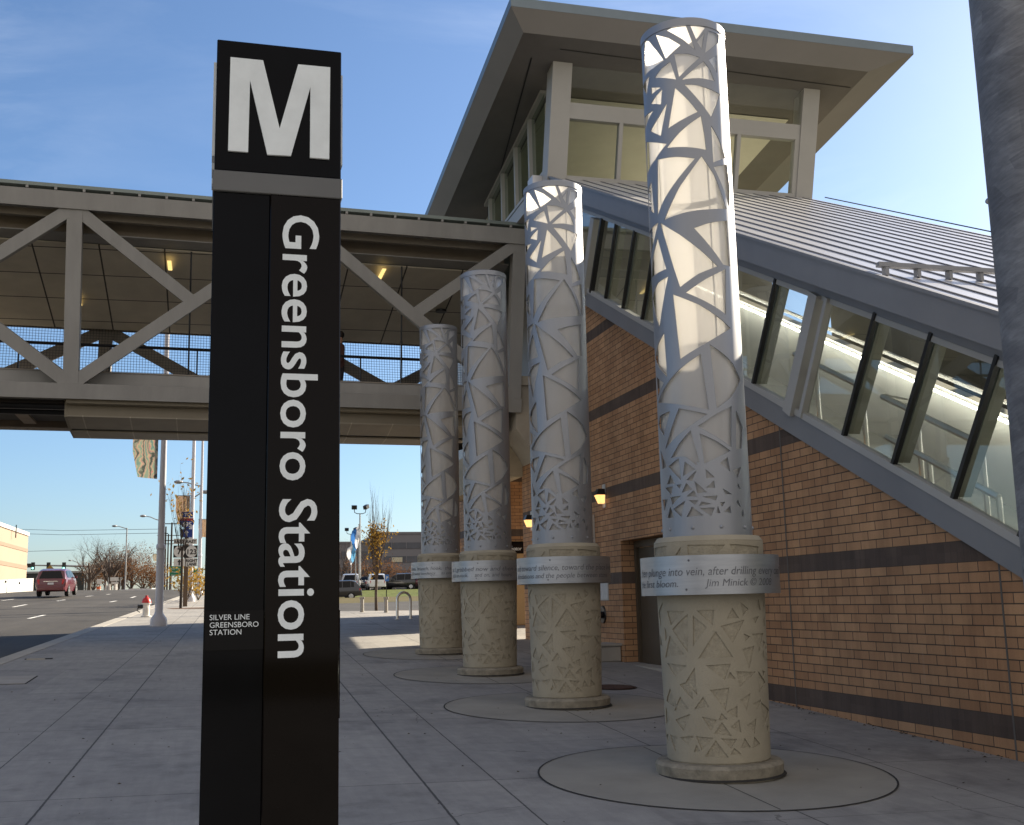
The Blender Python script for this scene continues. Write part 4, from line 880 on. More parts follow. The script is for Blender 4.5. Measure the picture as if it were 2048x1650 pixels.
# under the deck: stepped soffit over the walk, bare girders over the road
m_us = grid_mat('under_panel', (0.34, 0.30, 0.235), 0.95, 0, 0.012, (0.50, 0.45, 0.36))
m_us2 = pm('under_fascia', (0.27, 0.235, 0.175), 0.6, var=0.05)
XS = -3.35
slab(BB(), XS, 7.6, [(0.0, 4.86), (0.35, 4.86), (0.35, 4.965), (0.0, 4.965)]).build('under_lip', m_us2, br)
slab(BB(), XS, 7.6, [(0.30, 4.615), (0.36, 4.615), (0.36, 4.855), (0.30, 4.855)]).build('under_fascia', m_us2, br)
slab(BB(), XS, 7.6, [(0.28, 4.58), (1.20, 4.42), (1.20, 4.45), (0.28, 4.61)]).build('under_panel', m_us, br)
slab(BB(), XS, 7.6, [(1.22, 4.45), (1.38, 4.43), (1.38, 4.47), (1.22, 4.49)]).build('under_gap', m_dark, br)
slab(BB(), XS, 7.6, [(1.40, 4.38), (2.3, 4.345), (4.9, 4.80), (4.9, 4.86), (2.3, 4.40), (1.40, 4.42)]).build('under_panel', m_us, br)
slab(BB(), XS-0.06, XS-0.004, [(0.3, 4.57), (1.2, 4.42), (2.3, 4.345), (4.9, 4.80), (4.9, 4.97), (0.3, 4.97)]).build('under_end', m_us2, br)
slab(BB(), -26, XS-0.1, [(3.6, 4.80), (4.7, 4.88), (4.7, 4.985), (3.6, 4.985)]).build('girder', pm('girder_brown', (0.16, 0.125, 0.10), 0.7, var=0.1), br)
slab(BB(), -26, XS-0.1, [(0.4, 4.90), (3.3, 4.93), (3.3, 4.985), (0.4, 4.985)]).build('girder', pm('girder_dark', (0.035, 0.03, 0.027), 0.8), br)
pp_ = BB(); pp_.tube([(-26, 28.6+YW*-26, 4.88), (XS, 28.6+YW*XS, 4.88)], 0.10, 10); pp_.tube([(-26, 29.4+YW*-26, 4.86), (XS, 29.4+YW*XS, 4.86)], 0.08, 10); pp_.build('service_pipe', m_dark, br)
m_brace = pm('brace_tan', (0.26, 0.20, 0.15), 0.7)
for X in (-4.6, -9.0, -13.4): BB().hexa([(X-0.15, 29.7, 4.86), (X+0.15, 29.7, 4.86), (X+0.15, 31.2, 4.86), (X-0.15, 31.2, 4.86), (X-0.15, 29.7, 4.925), (X+0.15, 29.7, 4.925), (X+0.15, 31.2, 4.925), (X-0.15, 31.2, 4.925)]).build('knee_brace', m_brace, br)
# far tower of the bridge on the other side of the road (outside the picture, it carries the deck)
pz = gz(-14, 27)-0.5; tw = thing('bridge_pier', 'concrete pier carrying the far side of the footbridge', 'pier', (-15.3, 27.0, pz)); MB().box(-0.6, 0.6, -1.8, 1.8, 0, 4.06-pz).build('shaft', m_pier, tw, bevel=0.05); MB().box(-0.8, 0.8, -2.2, 2.2, 4.062-pz, 4.28-pz).build('cap', m_pier, tw)
# camera, downlight
p = atY(912, 893, 25.6); cc = thing('security_camera', 'small black security camera on a bracket behind the third column', 'security camera', (7.35, 26.25, p.z+0.1))
q = Vector((p.x-7.35, -0.3, -0.1))
MB().tube([(0, 0, 0.15), (-0.3, -0.05, 0.12), q + Vector((0.12, 0, 0.1))], 0.03, 6).build('bracket', m_dark, cc); MB().beam(q + Vector((-0.18, -0.12, -0.05)), q + Vector((0.2, 0.1, 0.06)), 0.16, 0.15).build('housing', m_dark, cc)
p = atP(1032, 998, (0, 0, 1), 3.765); dl = thing('downlight', 'small lit round downlight in the passage ceiling by the Elevator sign', 'ceiling light', p)
MB().lathe([(0.20, -0.02), (0.20, 0.0)], 20).build('ring', m_trim, dl); MB().lathe([(0.15, -0.03), (0.15, -0.021)], 20).build('lens', emit('warm_white', (1.0, 0.8, 0.5), 2.4), dl)
# ------------------------------------------------------------------ street things
m_wpole = pm('white_pole_paint', (0.52, 0.52, 0.56), 0.4, var=0.05, scale=2.0)
m_gpole = pm('galvanised_grey', (0.30, 0.31, 0.32), 0.5, metal=0.4, var=0.15, scale=4.0)
def galv():
    m, t, out = nt('weathered_galvanised')
    tc = N(t, 'ShaderNodeTexCoord').outputs['Object']; mp = N(t, 'ShaderNodeMapping', {'Vector': tc, 'Rotation': (0.5, 0.2, 0.3), 'Scale': (1, 1, 2.2)}).outputs[0]
    n1 = noise(t, 5.0, 6, mp, 0.7); n2 = N(t, 'ShaderNodeTexVoronoi', {'Vector': mp, 'Scale': 9.0, 'Randomness': 1.0}, feature='F1'); n3 = noise(t, 38, 4, N(t, 'ShaderNodeMapping', {'Vector': mp, 'Scale': (0.4, 0.4, 2)}).outputs[0])
    col = ramp(t, n1, [(0.3, (0.115, 0.12, 0.132)), (0.5, (0.17, 0.175, 0.19)), (0.72, (0.26, 0.27, 0.285))])
    col = mixc(t, 0.6, col, ramp(t, n2.outputs['Color'], [(0.2, (0.72, 0.72, 0.75)), (0.9, (1.15, 1.15, 1.15))]), 'MULTIPLY')
    col = mixc(t, 0.6, col, ramp(t, n3, [(0.35, (0.72, 0.72, 0.72)), (0.65, (1.15, 1.15, 1.15))]), 'MULTIPLY')
    principled(t, out, col, 0.62, 0.35, 0.4, n3, 0.25, 0.003); return m
# galvanised pole close on the right
D = 3.25; a = atY(1938, 0, 2.0); h = Vector((a.x, a.y)).normalized(); rad = 0.14
pc = ray(1975, 400); hd_ = Vector((pc.x, pc.y)).normalized(); side = Vector((hd_.y, -hd_.x))
ctr = hd_*D + side*rad
gp = thing('galvanised_pole', 'mottled grey galvanised steel pole close to the viewer at the right', 'pole', (ctr.x, ctr.y, gz(ctr.x, ctr.y)))
MB().lathe([(rad+0.012, 0.05), (rad, 2.4), (rad-0.004, 7.5)], 48).build('shaft', galv(), gp, smooth=True)
MB().lathe([(0.24, 0.0), (0.24, 0.05), (0.16, 0.06)], 24).build('base_flange', m_gpole, gp)
b_ = Vector((math.cos(2.6), math.sin(2.6)))
MB().ball((-side.x*rad*0.985 , -side.y*rad*0.985, 2.77), 0.009, 8, 5).build('bolt', m_gpole, gp)
# white lamp posts with banners along the walk
def banner_mat(name, cols, sc):
    m, t, out = nt(name); tc = N(t, 'ShaderNodeTexCoord').outputs['Object']
    w = N(t, 'ShaderNodeTexWave', {'Vector': tc, 'Scale': sc, 'Distortion': 9.0, 'Detail': 3.0, 'Detail Scale': 1.6}).outputs['Fac']; n = noise(t, sc*1.5, 4, tc)
    col = ramp(t, mathn(t, 'ADD', mathn(t, 'MULTIPLY', w, 0.5), mathn(t, 'MULTIPLY', n, 0.5)), cols)
    b = N(t, 'ShaderNodeBsdfPrincipled', {'Roughness': 0.8, 'Base Color': col}); tl = N(t, 'ShaderNodeBsdfTranslucent', {'Color': col})
    mx = N(t, 'ShaderNodeMixShader', {0: 0.35, 1: b.outputs[0], 2: tl.outputs[0]}); t.links.new(mx.outputs[0], out.inputs[0]); return m
m_ban1 = banner_mat('banner_print', [(0.25, (0.08, 0.09, 0.08)), (0.38, (0.30, 0.33, 0.24)), (0.5, (0.55, 0.22, 0.23)), (0.62, (0.50, 0.46, 0.28)), (0.8, (0.16, 0.28, 0.25))], 1.6)
m_ban2 = banner_mat('banner_print_warm', [(0.2, (0.05, 0.05, 0.05)), (0.36, (0.42, 0.24, 0.12)), (0.5, (0.46, 0.40, 0.26)), (0.65, (0.32, 0.14, 0.09)), (0.85, (0.30, 0.33, 0.26))], 2.2)
def banner(loc, w, h, mat, label, curl=0.18, n=10):
    t = thing('banner', label, 'banner', loc, 0, 'street banners on the white lamp posts')
    mb = MB(); m = 6; vs = []
    for j in range(n+1):
        v = j/n
        for i in range(m+1):
            u = i/m; x = -w*(1-u)*(1 - 0.22*max(0, v-0.5)/0.5*(1-u)) ; y = 0.10*math.sin(3.1*v)*(1-u) + curl*(v**2)*(1-u)*0.6
            vs.append((x, y, -h*v + (0.10*h*max(0, v-0.55))*(1-u)))
    fs = [(j*(m+1)+i, j*(m+1)+i+1, (j+1)*(m+1)+i+1, (j+1)*(m+1)+i) for j in range(n) for i in range(m)]
    mb.add(vs, fs); mb.build('cloth', mat, t, smooth=True)
    MB().tube([(-w-0.03, 0, 0.02), (0.1, 0, 0.02)], 0.018, 6).build('arm', m_gpole, t)
    return t
def lamp_post(px, py_, H_, label, s=0.6):
    p = atG(px, py_); t = thing('lamp_post', label, 'lamp post', p, 0, 'white lamp posts along the walk')
    MB().lathe([(0.40*s, -0.05), (0.40*s, 0.12), (0.37*s, 0.22), (0.22*s, 0.34), (0.19*s, 0.42), (0.185*s, 2.2)], 28).build('base', m_wpole, t, smooth=True)
    MB().lathe([(0.185*s, 2.203), (0.22*s, 2.22), (0.22*s, 2.32), (0.18*s, 2.36)], 28).build('collar', m_wpole, t, smooth=True)
    MB().lathe([(0.165*s, 2.36), (0.12*s, H_)], 24).build('shaft', m_wpole, t, smooth=True)
    MB().tube([(0, 0, H_-0.1), (-0.7, 0, H_+0.3), (-1.6, 0, H_+0.45)], 0.05, 8).build('arm', m_wpole, t)
    MB().ball((-1.8, 0, H_+0.43), 0.28, 10, 6, 0.35).build('lamp_head', m_gpole, t)
    return t, p
lp1, q1 = lamp_post(317, 1252, 8.8, 'white lamp post with a fluted base on the walk by the red and white hydrant')
lp2, q2 = lamp_post(380, 1203, 10.2, 'white lamp post behind the cluster of route signs')
lp3, q3 = lamp_post(398, 1190, 9.5, 'far white lamp post half hidden by the black sign pylon', 0.55)
bt = atY(328, 846, q1.y-0.05); bb = atY(318, 958, q1.y-0.05)
banner((q1.x-0.16, q1.y-0.05, bt.z), 0.72, bt.z-bb.z, m_ban1, 'tattered patterned banner hanging from the nearest white lamp post', 0.3)
bt = atY(377, 992, q2.y-0.05); bb = atY(377, 1050, q2.y-0.05)
banner((q2.x-0.12, q2.y-0.05, bt.z), 0.66, bt.z-bb.z, m_ban2, 'warm toned banner on the lamp post above the blue interstate shield')
bt = atY(407, 1039, q3.y-0.05); bb = atY(407, 1075, q3.y-0.05)
banner((q3.x+0.5, q3.y-0.05, bt.z), 0.62, bt.z-bb.z, m_ban2, 'orange brown banner beside the left edge of the black pylon')
p = atY(318, 1108, 100); banner((p.x, 100, p.z), 0.5, 0.62, m_ban1, 'small far banner left of the nearest white lamp post')
# hydrant
p = atG(292, 1234); hy = thing('fire_hydrant', 'white fire hydrant with a red bonnet at the kerb', 'hydrant', p)
m_hw = pm('hydrant_white', (0.62, 0.60, 0.57), 0.5, var=0.1, scale=14); m_hr = pm('hydrant_red', (0.50, 0.035, 0.03), 0.4, var=0.12, scale=14)
MB().lathe([(0.17, 0), (0.17, 0.04), (0.115, 0.05), (0.12, 0.42), (0.155, 0.43), (0.155, 0.47)], 20).build('barrel', m_hw, hy, smooth=True)
MB().lathe([(0.16, 0.472), (0.15, 0.53), (0.11, 0.62), (0.05, 0.66), (0.045, 0.72)], 20).build('bonnet', m_hr, hy, smooth=True)
MB().tube([(-0.05, 0, 0.35), (-0.24, 0, 0.35)], 0.06, 10).tube([(-0.24, 0, 0.35), (-0.28, 0, 0.35)], 0.075, 8).tube([(-0.26, 0, 0.34), (-0.30, 0.02, 0.22), (-0.2, 0.02, 0.16)], 0.015, 5).build('outlet', m_dark, hy)
MB().tube([(0, -0.05, 0.3), (0, -0.2, 0.3)], 0.07, 10).build('outlet', m_hw, hy)
# signs on posts
m_swh = pm('sign_white', (0.60, 0.60, 0.58), 0.5, var=0.05); m_sbk = pm('sign_black', (0.012, 0.012, 0.012), 0.5, var=0.1); m_sbl = pm('sign_blue', (0.012, 0.035, 0.20), 0.5, var=0.08); m_sgr = pm('sign_green', (0.008, 0.16, 0.075), 0.5, var=0.08); m_srd = pm('sign_red', (0.28, 0.03, 0.035), 0.5, var=0.1); m_wood = pm('post_brown', (0.11, 0.075, 0.05), 0.8, var=0.2, stretch=(8, 8, 0.6))
sp = atG(370, 1213); YS_ = sp.y - 0.12
rs = thing('route_sign_cluster', 'brown post carrying the TO 495 shield, EAST 7 and 123 RIGHT LANE route signs', 'road sign', sp)
def sw(px, pyy, y=YS_): return atY(px, pyy, y) - sp
MB().box(-0.09, 0.09, -0.09, 0.09, 0, sw(370, 1040).z).build('post', m_wood, rs)
def plate(name, x0, y0, x1, y1, mat, dy=0.0, txt=None, tm=None, ts=0.6, ty=0.2, poly=None):
    a = sw(x0, y0, YS_+dy); b = sw(x1, y1, YS_+dy)
    if poly is None: o = MB().box(a.x, b.x, a.y, a.y+0.012, b.z, a.z).build(name, mat, rs)
    else: o = MB().prism([(a.x+(b.x-a.x)*u, a.y, b.z+(a.z-b.z)*v) for u, v in poly], (0, 0.012, 0)).build(name, mat, rs)
    if txt:
        mb = MB(); hh = a.z-b.z
        for i, s in enumerate(txt if isinstance(txt, list) else [txt]):
            n = len(txt) if isinstance(txt, list) else 1
            text_on(mb, s, hh*ts, ((a.x+b.x)/2, a.y, b.z + hh*(ty + (n-1-i)*0.42)), (1,0,0), (0,0,1), 0.006, bold=0.006)
        mb.build('lettering', tm, o)
    return o
SH = [(0.5, 0), (0.72, 0.10), (0.95, 0.38), (1.0, 0.7), (0.9, 0.96), (0.7, 0.92), (0.5, 1.0), (0.3, 0.92), (0.1, 0.96), (0.0, 0.7), (0.05, 0.38), (0.28, 0.10)]
plate('to_plate', 365, 1024, 385.5, 1034.5, m_sbl, 0, 'TO', m_swh, 0.85, 0.2)
o = plate('interstate_shield', 359, 1036, 388.5, 1057, m_sbl, 0, '495', m_swh, 0.62, 0.18, SH)
a = sw(361, 1036.6); b = sw(387, 1041.5); MB().box(a.x, b.x, a.y-0.004, a.y-0.001, b.z, a.z).build('shield_header', m_srd, o)
o = plate('arrow_plate', 361, 1058.5, 384.5, 1074.5, m_sbl)
AR = [(0.5, 0.92), (0.72, 0.55), (0.58, 0.55), (0.58, 0.1), (0.42, 0.1), (0.42, 0.55), (0.28, 0.55)]
def arrow(par, x0, y0, x1, y1, mat):
    a = sw(x0, y0); b = sw(x1, y1); MB().prism([(a.x+(b.x-a.x)*u, a.y-0.005, b.z+(a.z-b.z)*v) for u, v in AR], (0, 0.003, 0)).build('arrow', mat, par)
arrow(o, 363, 1059, 383, 1074, m_swh)
plate('direction_plate', 347.5, 1077.5, 369, 1088, m_swh, 0, 'EAST', m_sbk, 0.8, 0.22); plate('direction_plate', 371, 1077.5, 394, 1088, m_swh, 0, 'EAST', m_sbk, 0.8, 0.22)
DI = [(0.5+0.5*math.cos(2*math.pi*k/28), 0.5+0.5*math.sin(2*math.pi*k/28)) for k in range(28)]
for (x0, x1, s) in ((347, 370, '7'), (371, 395, '123')):
    o = plate('route_plate', x0, 1091, x1, 1115, m_sbk)
    a = sw(x0+0.8, 1091.5); b = sw(x1-0.8, 1114.5); MB().prism([(a.x+(b.x-a.x)*u, a.y-0.004, b.z+(a.z-b.z)*v) for u, v in DI], (0, 0.003, 0)).build('route_disc', m_swh, o)
    mb = MB(); text_on(mb, s, (a.z-b.z)*(0.72 if len(s) == 1 else 0.6), ((a.x+b.x)/2, a.y-0.004, b.z+(a.z-b.z)*0.27), (1,0,0), (0,0,1), 0.004, bold=0.008); mb.build('lettering', m_sbk, o)
o = plate('arrow_plate', 347.5, 1117, 370, 1132.5, m_swh); arrow(o, 350, 1117.5, 367, 1132, m_sbk)
plate('lane_plate', 372, 1116, 394.5, 1132.5, m_swh, 0, ['RIGHT', 'LANE'], m_sbk, 0.46, 0.1)
gs = thing('green_guide_sign', 'green guide sign with three short white text lines behind the route sign cluster', 'road sign', atY(352, 1182, 110)); g0 = Vector(gs.location)
a = atY(340, 1132.5, 110) - g0; b = atY(365, 1151.5, 110) - g0
MB().box(a.x, b.x, -0.02, 0.0, b.z, a.z).build('panel', m_sgr, gs); MB().box(-0.5, -0.4, 0.01, 0.1, 0, a.z).build('post', m_gpole, gs); MB().box(0.4, 0.5, 0.01, 0.1, 0, a.z).build('post', m_gpole, gs)
mb = MB()
for i, s in enumerate(('Falls Church', 'McLean', 'Vienna')): text_on(mb, s, 0.2, (a.x+0.12, -0.021, a.z - 0.3 - 0.29*i), (1,0,0), (0,0,1), 0.004, align='LEFT')
mb.build('lettering', m_swh, gs)
g2 = thing('green_guide_sign', 'low green guide sign partly hidden by the left edge of the black pylon', 'road sign', atY(398, 1180, 112)); g0 = Vector(g2.location)
a = atY(384, 1137, 112) - g0; b = atY(406, 1147, 112) - g0; MB().box(a.x, b.x, -0.02, 0, b.z, a.z).build('panel', m_sgr, g2); MB().box(-0.06, 0.06, 0.01, 0.1, 0, a.z).build('post', m_gpole, g2)
# ------------------------------------------------------------------ trees
m_bark = pm('bark', (0.10, 0.078, 0.06), 0.9, var=0.25, scale=6, stretch=(3, 3, 0.6)); m_bark2 = pm('bark_dark', (0.045, 0.036, 0.03), 0.9, var=0.25); m_twig = pm('twig', (0.10, 0.076, 0.063), 0.9, var=0.2)
def leafm(name, a, b):
    m, t, out = nt(name); tc = N(t, 'ShaderNodeTexCoord').outputs['Object']; f = noise(t, 3.5, 3, tc)
    col = ramp(t, f, [(0.35, a), (0.65, b)]); d = N(t, 'ShaderNodeBsdfDiffuse', {'Color': col}); tl = N(t, 'ShaderNodeBsdfTranslucent', {'Color': col})
    mx = N(t, 'ShaderNodeMixShader', {0: 0.4, 1: d.outputs[0], 2: tl.outputs[0]}); t.links.new(mx.outputs[0], out.inputs[0]); return m
m_lf_br = leafm('leaf_russet', (0.13, 0.060, 0.028), (0.20, 0.105, 0.05)); m_lf_yl = leafm('leaf_yellow', (0.28, 0.16, 0.035), (0.36, 0.24, 0.06)); m_lf_gr = leafm('leaf_green', (0.05, 0.075, 0.02), (0.13, 0.13, 0.035))
def branch(mb, tips, rng, p, d, ln, r, depth, spread, up, wob=0.18):
    pts = [p]; rs = [r]; n = 3
    for i in range(n):
        d = (d + Vector((rng.uniform(-1,1), rng.uniform(-1,1), rng.uniform(-1,1)))*wob + Vector((0,0,up))).normalized()
        p = p + d*ln/n; pts.append(p); rs.append(r*(1 - 0.45*(i+1)/n))
    mb.tube(pts, rs, 5 if r > 0.05 else 3, False)
    if depth == 0: tips.append((p, d)); return
    for k in range(rng.choice((2, 3, 3))):
        ax = Vector((rng.uniform(-1,1), rng.uniform(-1,1), rng.uniform(-0.3,0.6))).normalized(); dd = (d + ax*spread).normalized(); j = rng.choice((1, 2, 3))
        branch(mb, tips, rng, pts[j], dd, ln*rng.uniform(0.6, 0.82), rs[j]*0.68, depth-1, spread, up, wob)
def leaves(mb, rng, tips, n, rad, s):
    for _ in range(n):
        p, d = rng.choice(tips); c = p + Vector((rng.gauss(0,1), rng.gauss(0,1), rng.gauss(0,1)))*rad; u = Vector((rng.uniform(-1,1), rng.uniform(-1,1), rng.uniform(-1,1))).normalized(); w = u.cross(Vector((rng.uniform(-1,1), rng.uniform(-1,1), rng.uniform(-1,1)))).normalized(); k = s*rng.uniform(0.6, 1.3)
        mb.add([c-u*k, c+w*k*0.5, c+u*k, c-w*k*0.5], [(0,1,2,3)])
def tree(name, label, base, H_, seed, depth=4, spread=0.75, up=0.08, leafmat=None, nl=0, lr=0.4, ls=0.12, group=None, trunkh=0.28, bark=None, r=None, lz=None):
    rng = random.Random(seed); t = thing(name, label, 'tree', base, 0, group); r = r or H_*0.022
    tr = MB(); tr.tube([(0,0,-0.3), (rng.uniform(-.05,.05)*H_*0.1, 0, H_*trunkh*0.5), (0, 0, H_*trunkh)], [r*1.25, r, r*0.9], 8); tr.build('trunk', bark or m_bark, t)
    cr = MB(); tips = []
    for k in range(4):
        a = 2*math.pi*(k+rng.random()*0.6)/4; branch(cr, tips, rng, Vector((0,0,H_*(trunkh-0.02))), Vector((math.cos(a)*spread, math.sin(a)*spread, 1.0)).normalized(), H_*0.3, r*0.7, depth, spread, up)
    branch(cr, tips, rng, Vector((0,0,H_*(trunkh-0.01))), Vector((0,0,1)), H_*0.34, r*0.85, depth, spread, up)
    zmax = max(v[2] for v in cr.v); k = H_/zmax
    cr.v = [(v[0]*k, v[1]*k, v[2]*k if v[2] > H_*trunkh else v[2]) for v in cr.v]; tips = [(p*k, d) for p, d in tips]
    c = cr.build('crown', bark or m_twig, t)
    if nl:
        allp = tips if lz is None else [(Vector(v), None) for v in cr.v if lz[0]*H_ < v[2] < lz[1]*H_]; tips = allp or tips
        lm = MB(); leaves(lm, rng, tips, nl, lr, ls); lm.build('foliage', leafmat, c)
    return t
def tbase(px, Y, pyb=1184): p = atY(px, pyb, Y); return (p.x, p.y, p.z-0.4)
bare = [(178, 150, 1072, 9.0, 11, 'leftmost tall bare tree beyond the mast arm of the traffic signals'), (219, 158, 1066, 9.4, 23, 'tall bare tree behind the end pole of the signal mast arm'), (246, 170, 1085, 8.0, 31, 'bare tree behind the far street light, right of the signal pole')]
for (px, Y, ptop, _, sd, lab) in bare:
    b = Vector(tbase(px, Y)); top = atY(px, ptop, Y); tree('bare_tree', lab, b, (top.z-b.z)*1.05, sd, 5, 0.66, 0.05, None, 0, group='bare trees beyond the road crest', trunkh=0.2, r=(top.z-b.z)*0.032)
rus = [(186, 165, 1128, 41, 'low russet tree left of the signal pole'), (236, 172, 1098, 42, 'russet leaved tree right of the signal pole'), (262, 176, 1094, 43, 'russet leaved tree behind the far street light pole'), (286, 165, 1096, 44, 'tallest russet tree left of the nearest white lamp post'), (303, 160, 1130, 45, 'small russet tree against the left side of the nearest white lamp post'), (214, 180, 1120, 46, 'russet tree between the two tall bare trees')]
for (px, Y, ptop, sd, lab) in rus:
    b = Vector(tbase(px, Y)); top = atY(px, ptop, Y); hh = top.z-b.z; tree('russet_tree', lab, b, hh, sd, 4, 0.85, 0.04, m_lf_br, 2600, 0.55, 0.095, group='russet trees beyond the road crest', trunkh=0.12)
# young street trees
b = atG(361, 1217); tree('street_tree', 'slim dark stemmed street tree in front of the route sign cluster', b, 5.9, 77, 3, 0.35, 0.3, m_lf_yl, 90, 0.22, 0.09, group='young street trees', trunkh=0.42, bark=m_bark2, r=0.05)
pit = MB(); n = 4; pit.quad((b.x-1.0, b.y-0.6, gz(b.x,b.y)+0.004-0.022), (b.x+1.4, b.y-0.6, gz(b.x,b.y)-0.02), (b.x+1.4, b.y+0.6, gz(b.x,b.y)+0.03), (b.x-1.0, b.y+0.6, gz(b.x,b.y)+0.03)); struct('tree_pit', pit, pm('soil', (0.10, 0.055, 0.03), 0.95, var=0.3, scale=8))
b = atG(753, 1221); tree('street_tree', 'narrow street tree with thinning yellow leaves between the kerb posts', b, 5.1, 91, 4, 0.16, 0.34, m_lf_yl, 700, 0.16, 0.06, group='young street trees', trunkh=0.24, r=0.055, lz=(0.26, 0.62))
# shrubs behind the lamp post
def shrub(px, pyy, w, hgt, seed, label, mat):
    p = atG(px, pyy); rng = random.Random(seed); t = thing('shrub', label, 'shrub', p, 0, 'yellowing shrubs on the walk'); st = MB(); tips = []
    for k in range(7):
        a = 2*math.pi*k/7; branch(st, tips, rng, Vector((0,0,0)), Vector((math.cos(a)*0.6, math.sin(a)*0.6, 1)).normalized(), hgt*0.5, 0.02, 2, 0.6, 0.05)
    o = st.build('stems', m_bark, t); lm = MB(); leaves(lm, rng, tips, 320, w*0.2, 0.09); lm.build('foliage', mat, t); return t
shrub(372, 1205, 0.9, 1.6, 5, 'small yellow green shrub at the foot of the brown sign post', m_lf_yl)
shrub(396, 1201, 1.6, 1.3, 6, 'wider russet and yellow shrub beside the black pylon edge', m_lf_yl)
# ------------------------------------------------------------------ vehicles
m_tyre = pm('tyre', (0.012, 0.012, 0.012), 0.85, var=0.1); m_rim = pm('rim', (0.45, 0.46, 0.47), 0.35, metal=0.8, var=0.05); m_cg = pm('car_glass', (0.004, 0.005, 0.006), 0.08, spec=0.25, var=0.1); m_tail = pm('tail_lens', (0.42, 0.02, 0.02), 0.2, var=0.1); m_plate = pm('licence_plate', (0.6, 0.6, 0.62), 0.5); m_chrome = pm('chrome', (0.7, 0.7, 0.7), 0.15, metal=1.0); m_head = pm('head_lens', (0.7, 0.72, 0.74), 0.1, spec=0.8)
def paint(n, c): return pm(n, c, 0.3, spec=0.5, var=0.04, **{'Coat Weight': 0.8, 'Coat Roughness': 0.06})
def vehicle(name, label, cat, loc, rz, Ln, W, H_, mat, kind='van', group=None):
    """rear at -y, front at +y, wheels on z = 0"""
    t = thing(name, label, cat, loc, rz, group); hl = Ln/2; w = W/2
    if kind == 'van': st = [(-hl,.50,.62,.70,.9),(-hl+.06,.42,.98,1.02,.96),(-hl+.28,.30,1.02,H_-.10,1),(-hl+.75,.28,1.03,H_,1),(hl-2.3,.26,1.02,H_-.02,1),(hl-1.15,.26,.98,1.06,.99),(hl-.25,.3,.78,.86,.92),(hl,.4,.6,.66,.82)]
    elif kind == 'suv': st = [(-hl,.52,.70,.78,.9),(-hl+.06,.45,1.02,1.05,.96),(-hl+.55,.32,1.06,H_-.10,1),(-hl+.95,.30,1.06,H_,1),(hl-2.3,.28,1.04,H_-.03,1),(hl-1.45,.28,1.02,1.08,.99),(hl-.25,.34,.9,.96,.93),(hl,.45,.7,.76,.84)]
    else: st = [(-hl,.5,.7,.74,.88),(-hl+.08,.4,.92,.94,.95),(-hl+.7,.3,.94,.98,1),(-hl+1.45,.25,.93,H_,1),(hl-2.3,.24,.92,H_-.02,1),(hl-1.45,.25,.9,.94,.99),(hl-.3,.3,.76,.8,.92),(hl,.4,.58,.62,.82)]
    mb = MB(); vs = []
    for (y, zb, zl, zr_, k) in st:
        ww = w*k; wr = ww*(0.80 if zr_ > zl+.2 else 0.93)
        prof = [(-ww*.92, zb), (-ww, (zb+zl)/2), (-ww*.985, zl), (-wr, zr_-.05 if zr_ > zl+.2 else zr_), (-wr*.8, zr_), (wr*.8, zr_), (wr, zr_-.05 if zr_ > zl+.2 else zr_), (ww*.985, zl), (ww, (zb+zl)/2), (ww*.92, zb)]
        vs += [(x, y, z) for x, z in prof]
    n = 10; fs = [(i*n+k, i*n+(k+1) % n, (i+1)*n+(k+1) % n, (i+1)*n+k) for i in range(len(st)-1) for k in range(n)]
    fs += [tuple(range(n))[::-1], tuple(range((len(st)-1)*n, len(st)*n))]
    body = mb.add(vs, fs).build('body', mat, t, smooth=True)
    def pv(i, k): return Vector(vs[i*n+k])
    def lerp(a, b, u): return a + (b-a)*u
    def win(i, j, a, b, z0, z1, s, nm):
        q = []
        for (u, v) in ((a, z0), (b, z0), (b, z1), (a, z1)):
            lo = lerp(pv(i, 2 if s < 0 else 7), pv(j, 2 if s < 0 else 7), u); hi = lerp(pv(i, 3 if s < 0 else 6), pv(j, 3 if s < 0 else 6), u); q.append(lerp(lo, hi, v) + Vector((s*0.014, 0, 0)))
        MB().quad(*q).build(nm, m_cg, t)
    for s in (-1, 1):
        win(2, 3, 0.35, 1.0, 0.12, 0.88, s, 'side_window'); win(3, 4, 0.03, 0.48, 0.08, 0.90, s, 'side_window'); win(3, 4, 0.52, 0.98, 0.08, 0.90, s, 'side_window'); win(4, 5, 0.04, 0.42, 0.08, 0.92, s, 'side_window')
    i0 = 1; a, b, c, d = pv(i0, 2), pv(i0, 7), pv(2, 6), pv(2, 3)
    def across(i, j, z0, z1, inset, nm):
        la, lb_, ua, ub = pv(i, 3), pv(i, 6), pv(j, 4), pv(j, 5)
        q = [lerp(lerp(la, lb_, inset), lerp(ua, ub, inset), z0), lerp(lerp(la, lb_, 1-inset), lerp(ua, ub, 1-inset), z0), lerp(lerp(la, lb_, 1-inset), lerp(ua, ub, 1-inset), z1), lerp(lerp(la, lb_, inset), lerp(ua, ub, inset), z1)]
        nn = (q[1]-q[0]).cross(q[3]-q[0]).normalized(); nn = nn if nn.z > 0 else -nn
        MB().quad(*[p + nn*0.016 for p in q]).build(nm, m_cg, t)
    across(1, 2 if kind != 'sedan' else 3, 0.06, 0.92, 0.07, 'rear_window') if kind != 'sedan' else across(2, 3, 0.08, 0.92, 0.08, 'rear_window')
    across(5, 4, 0.06, 0.95, 0.06, 'windscreen')
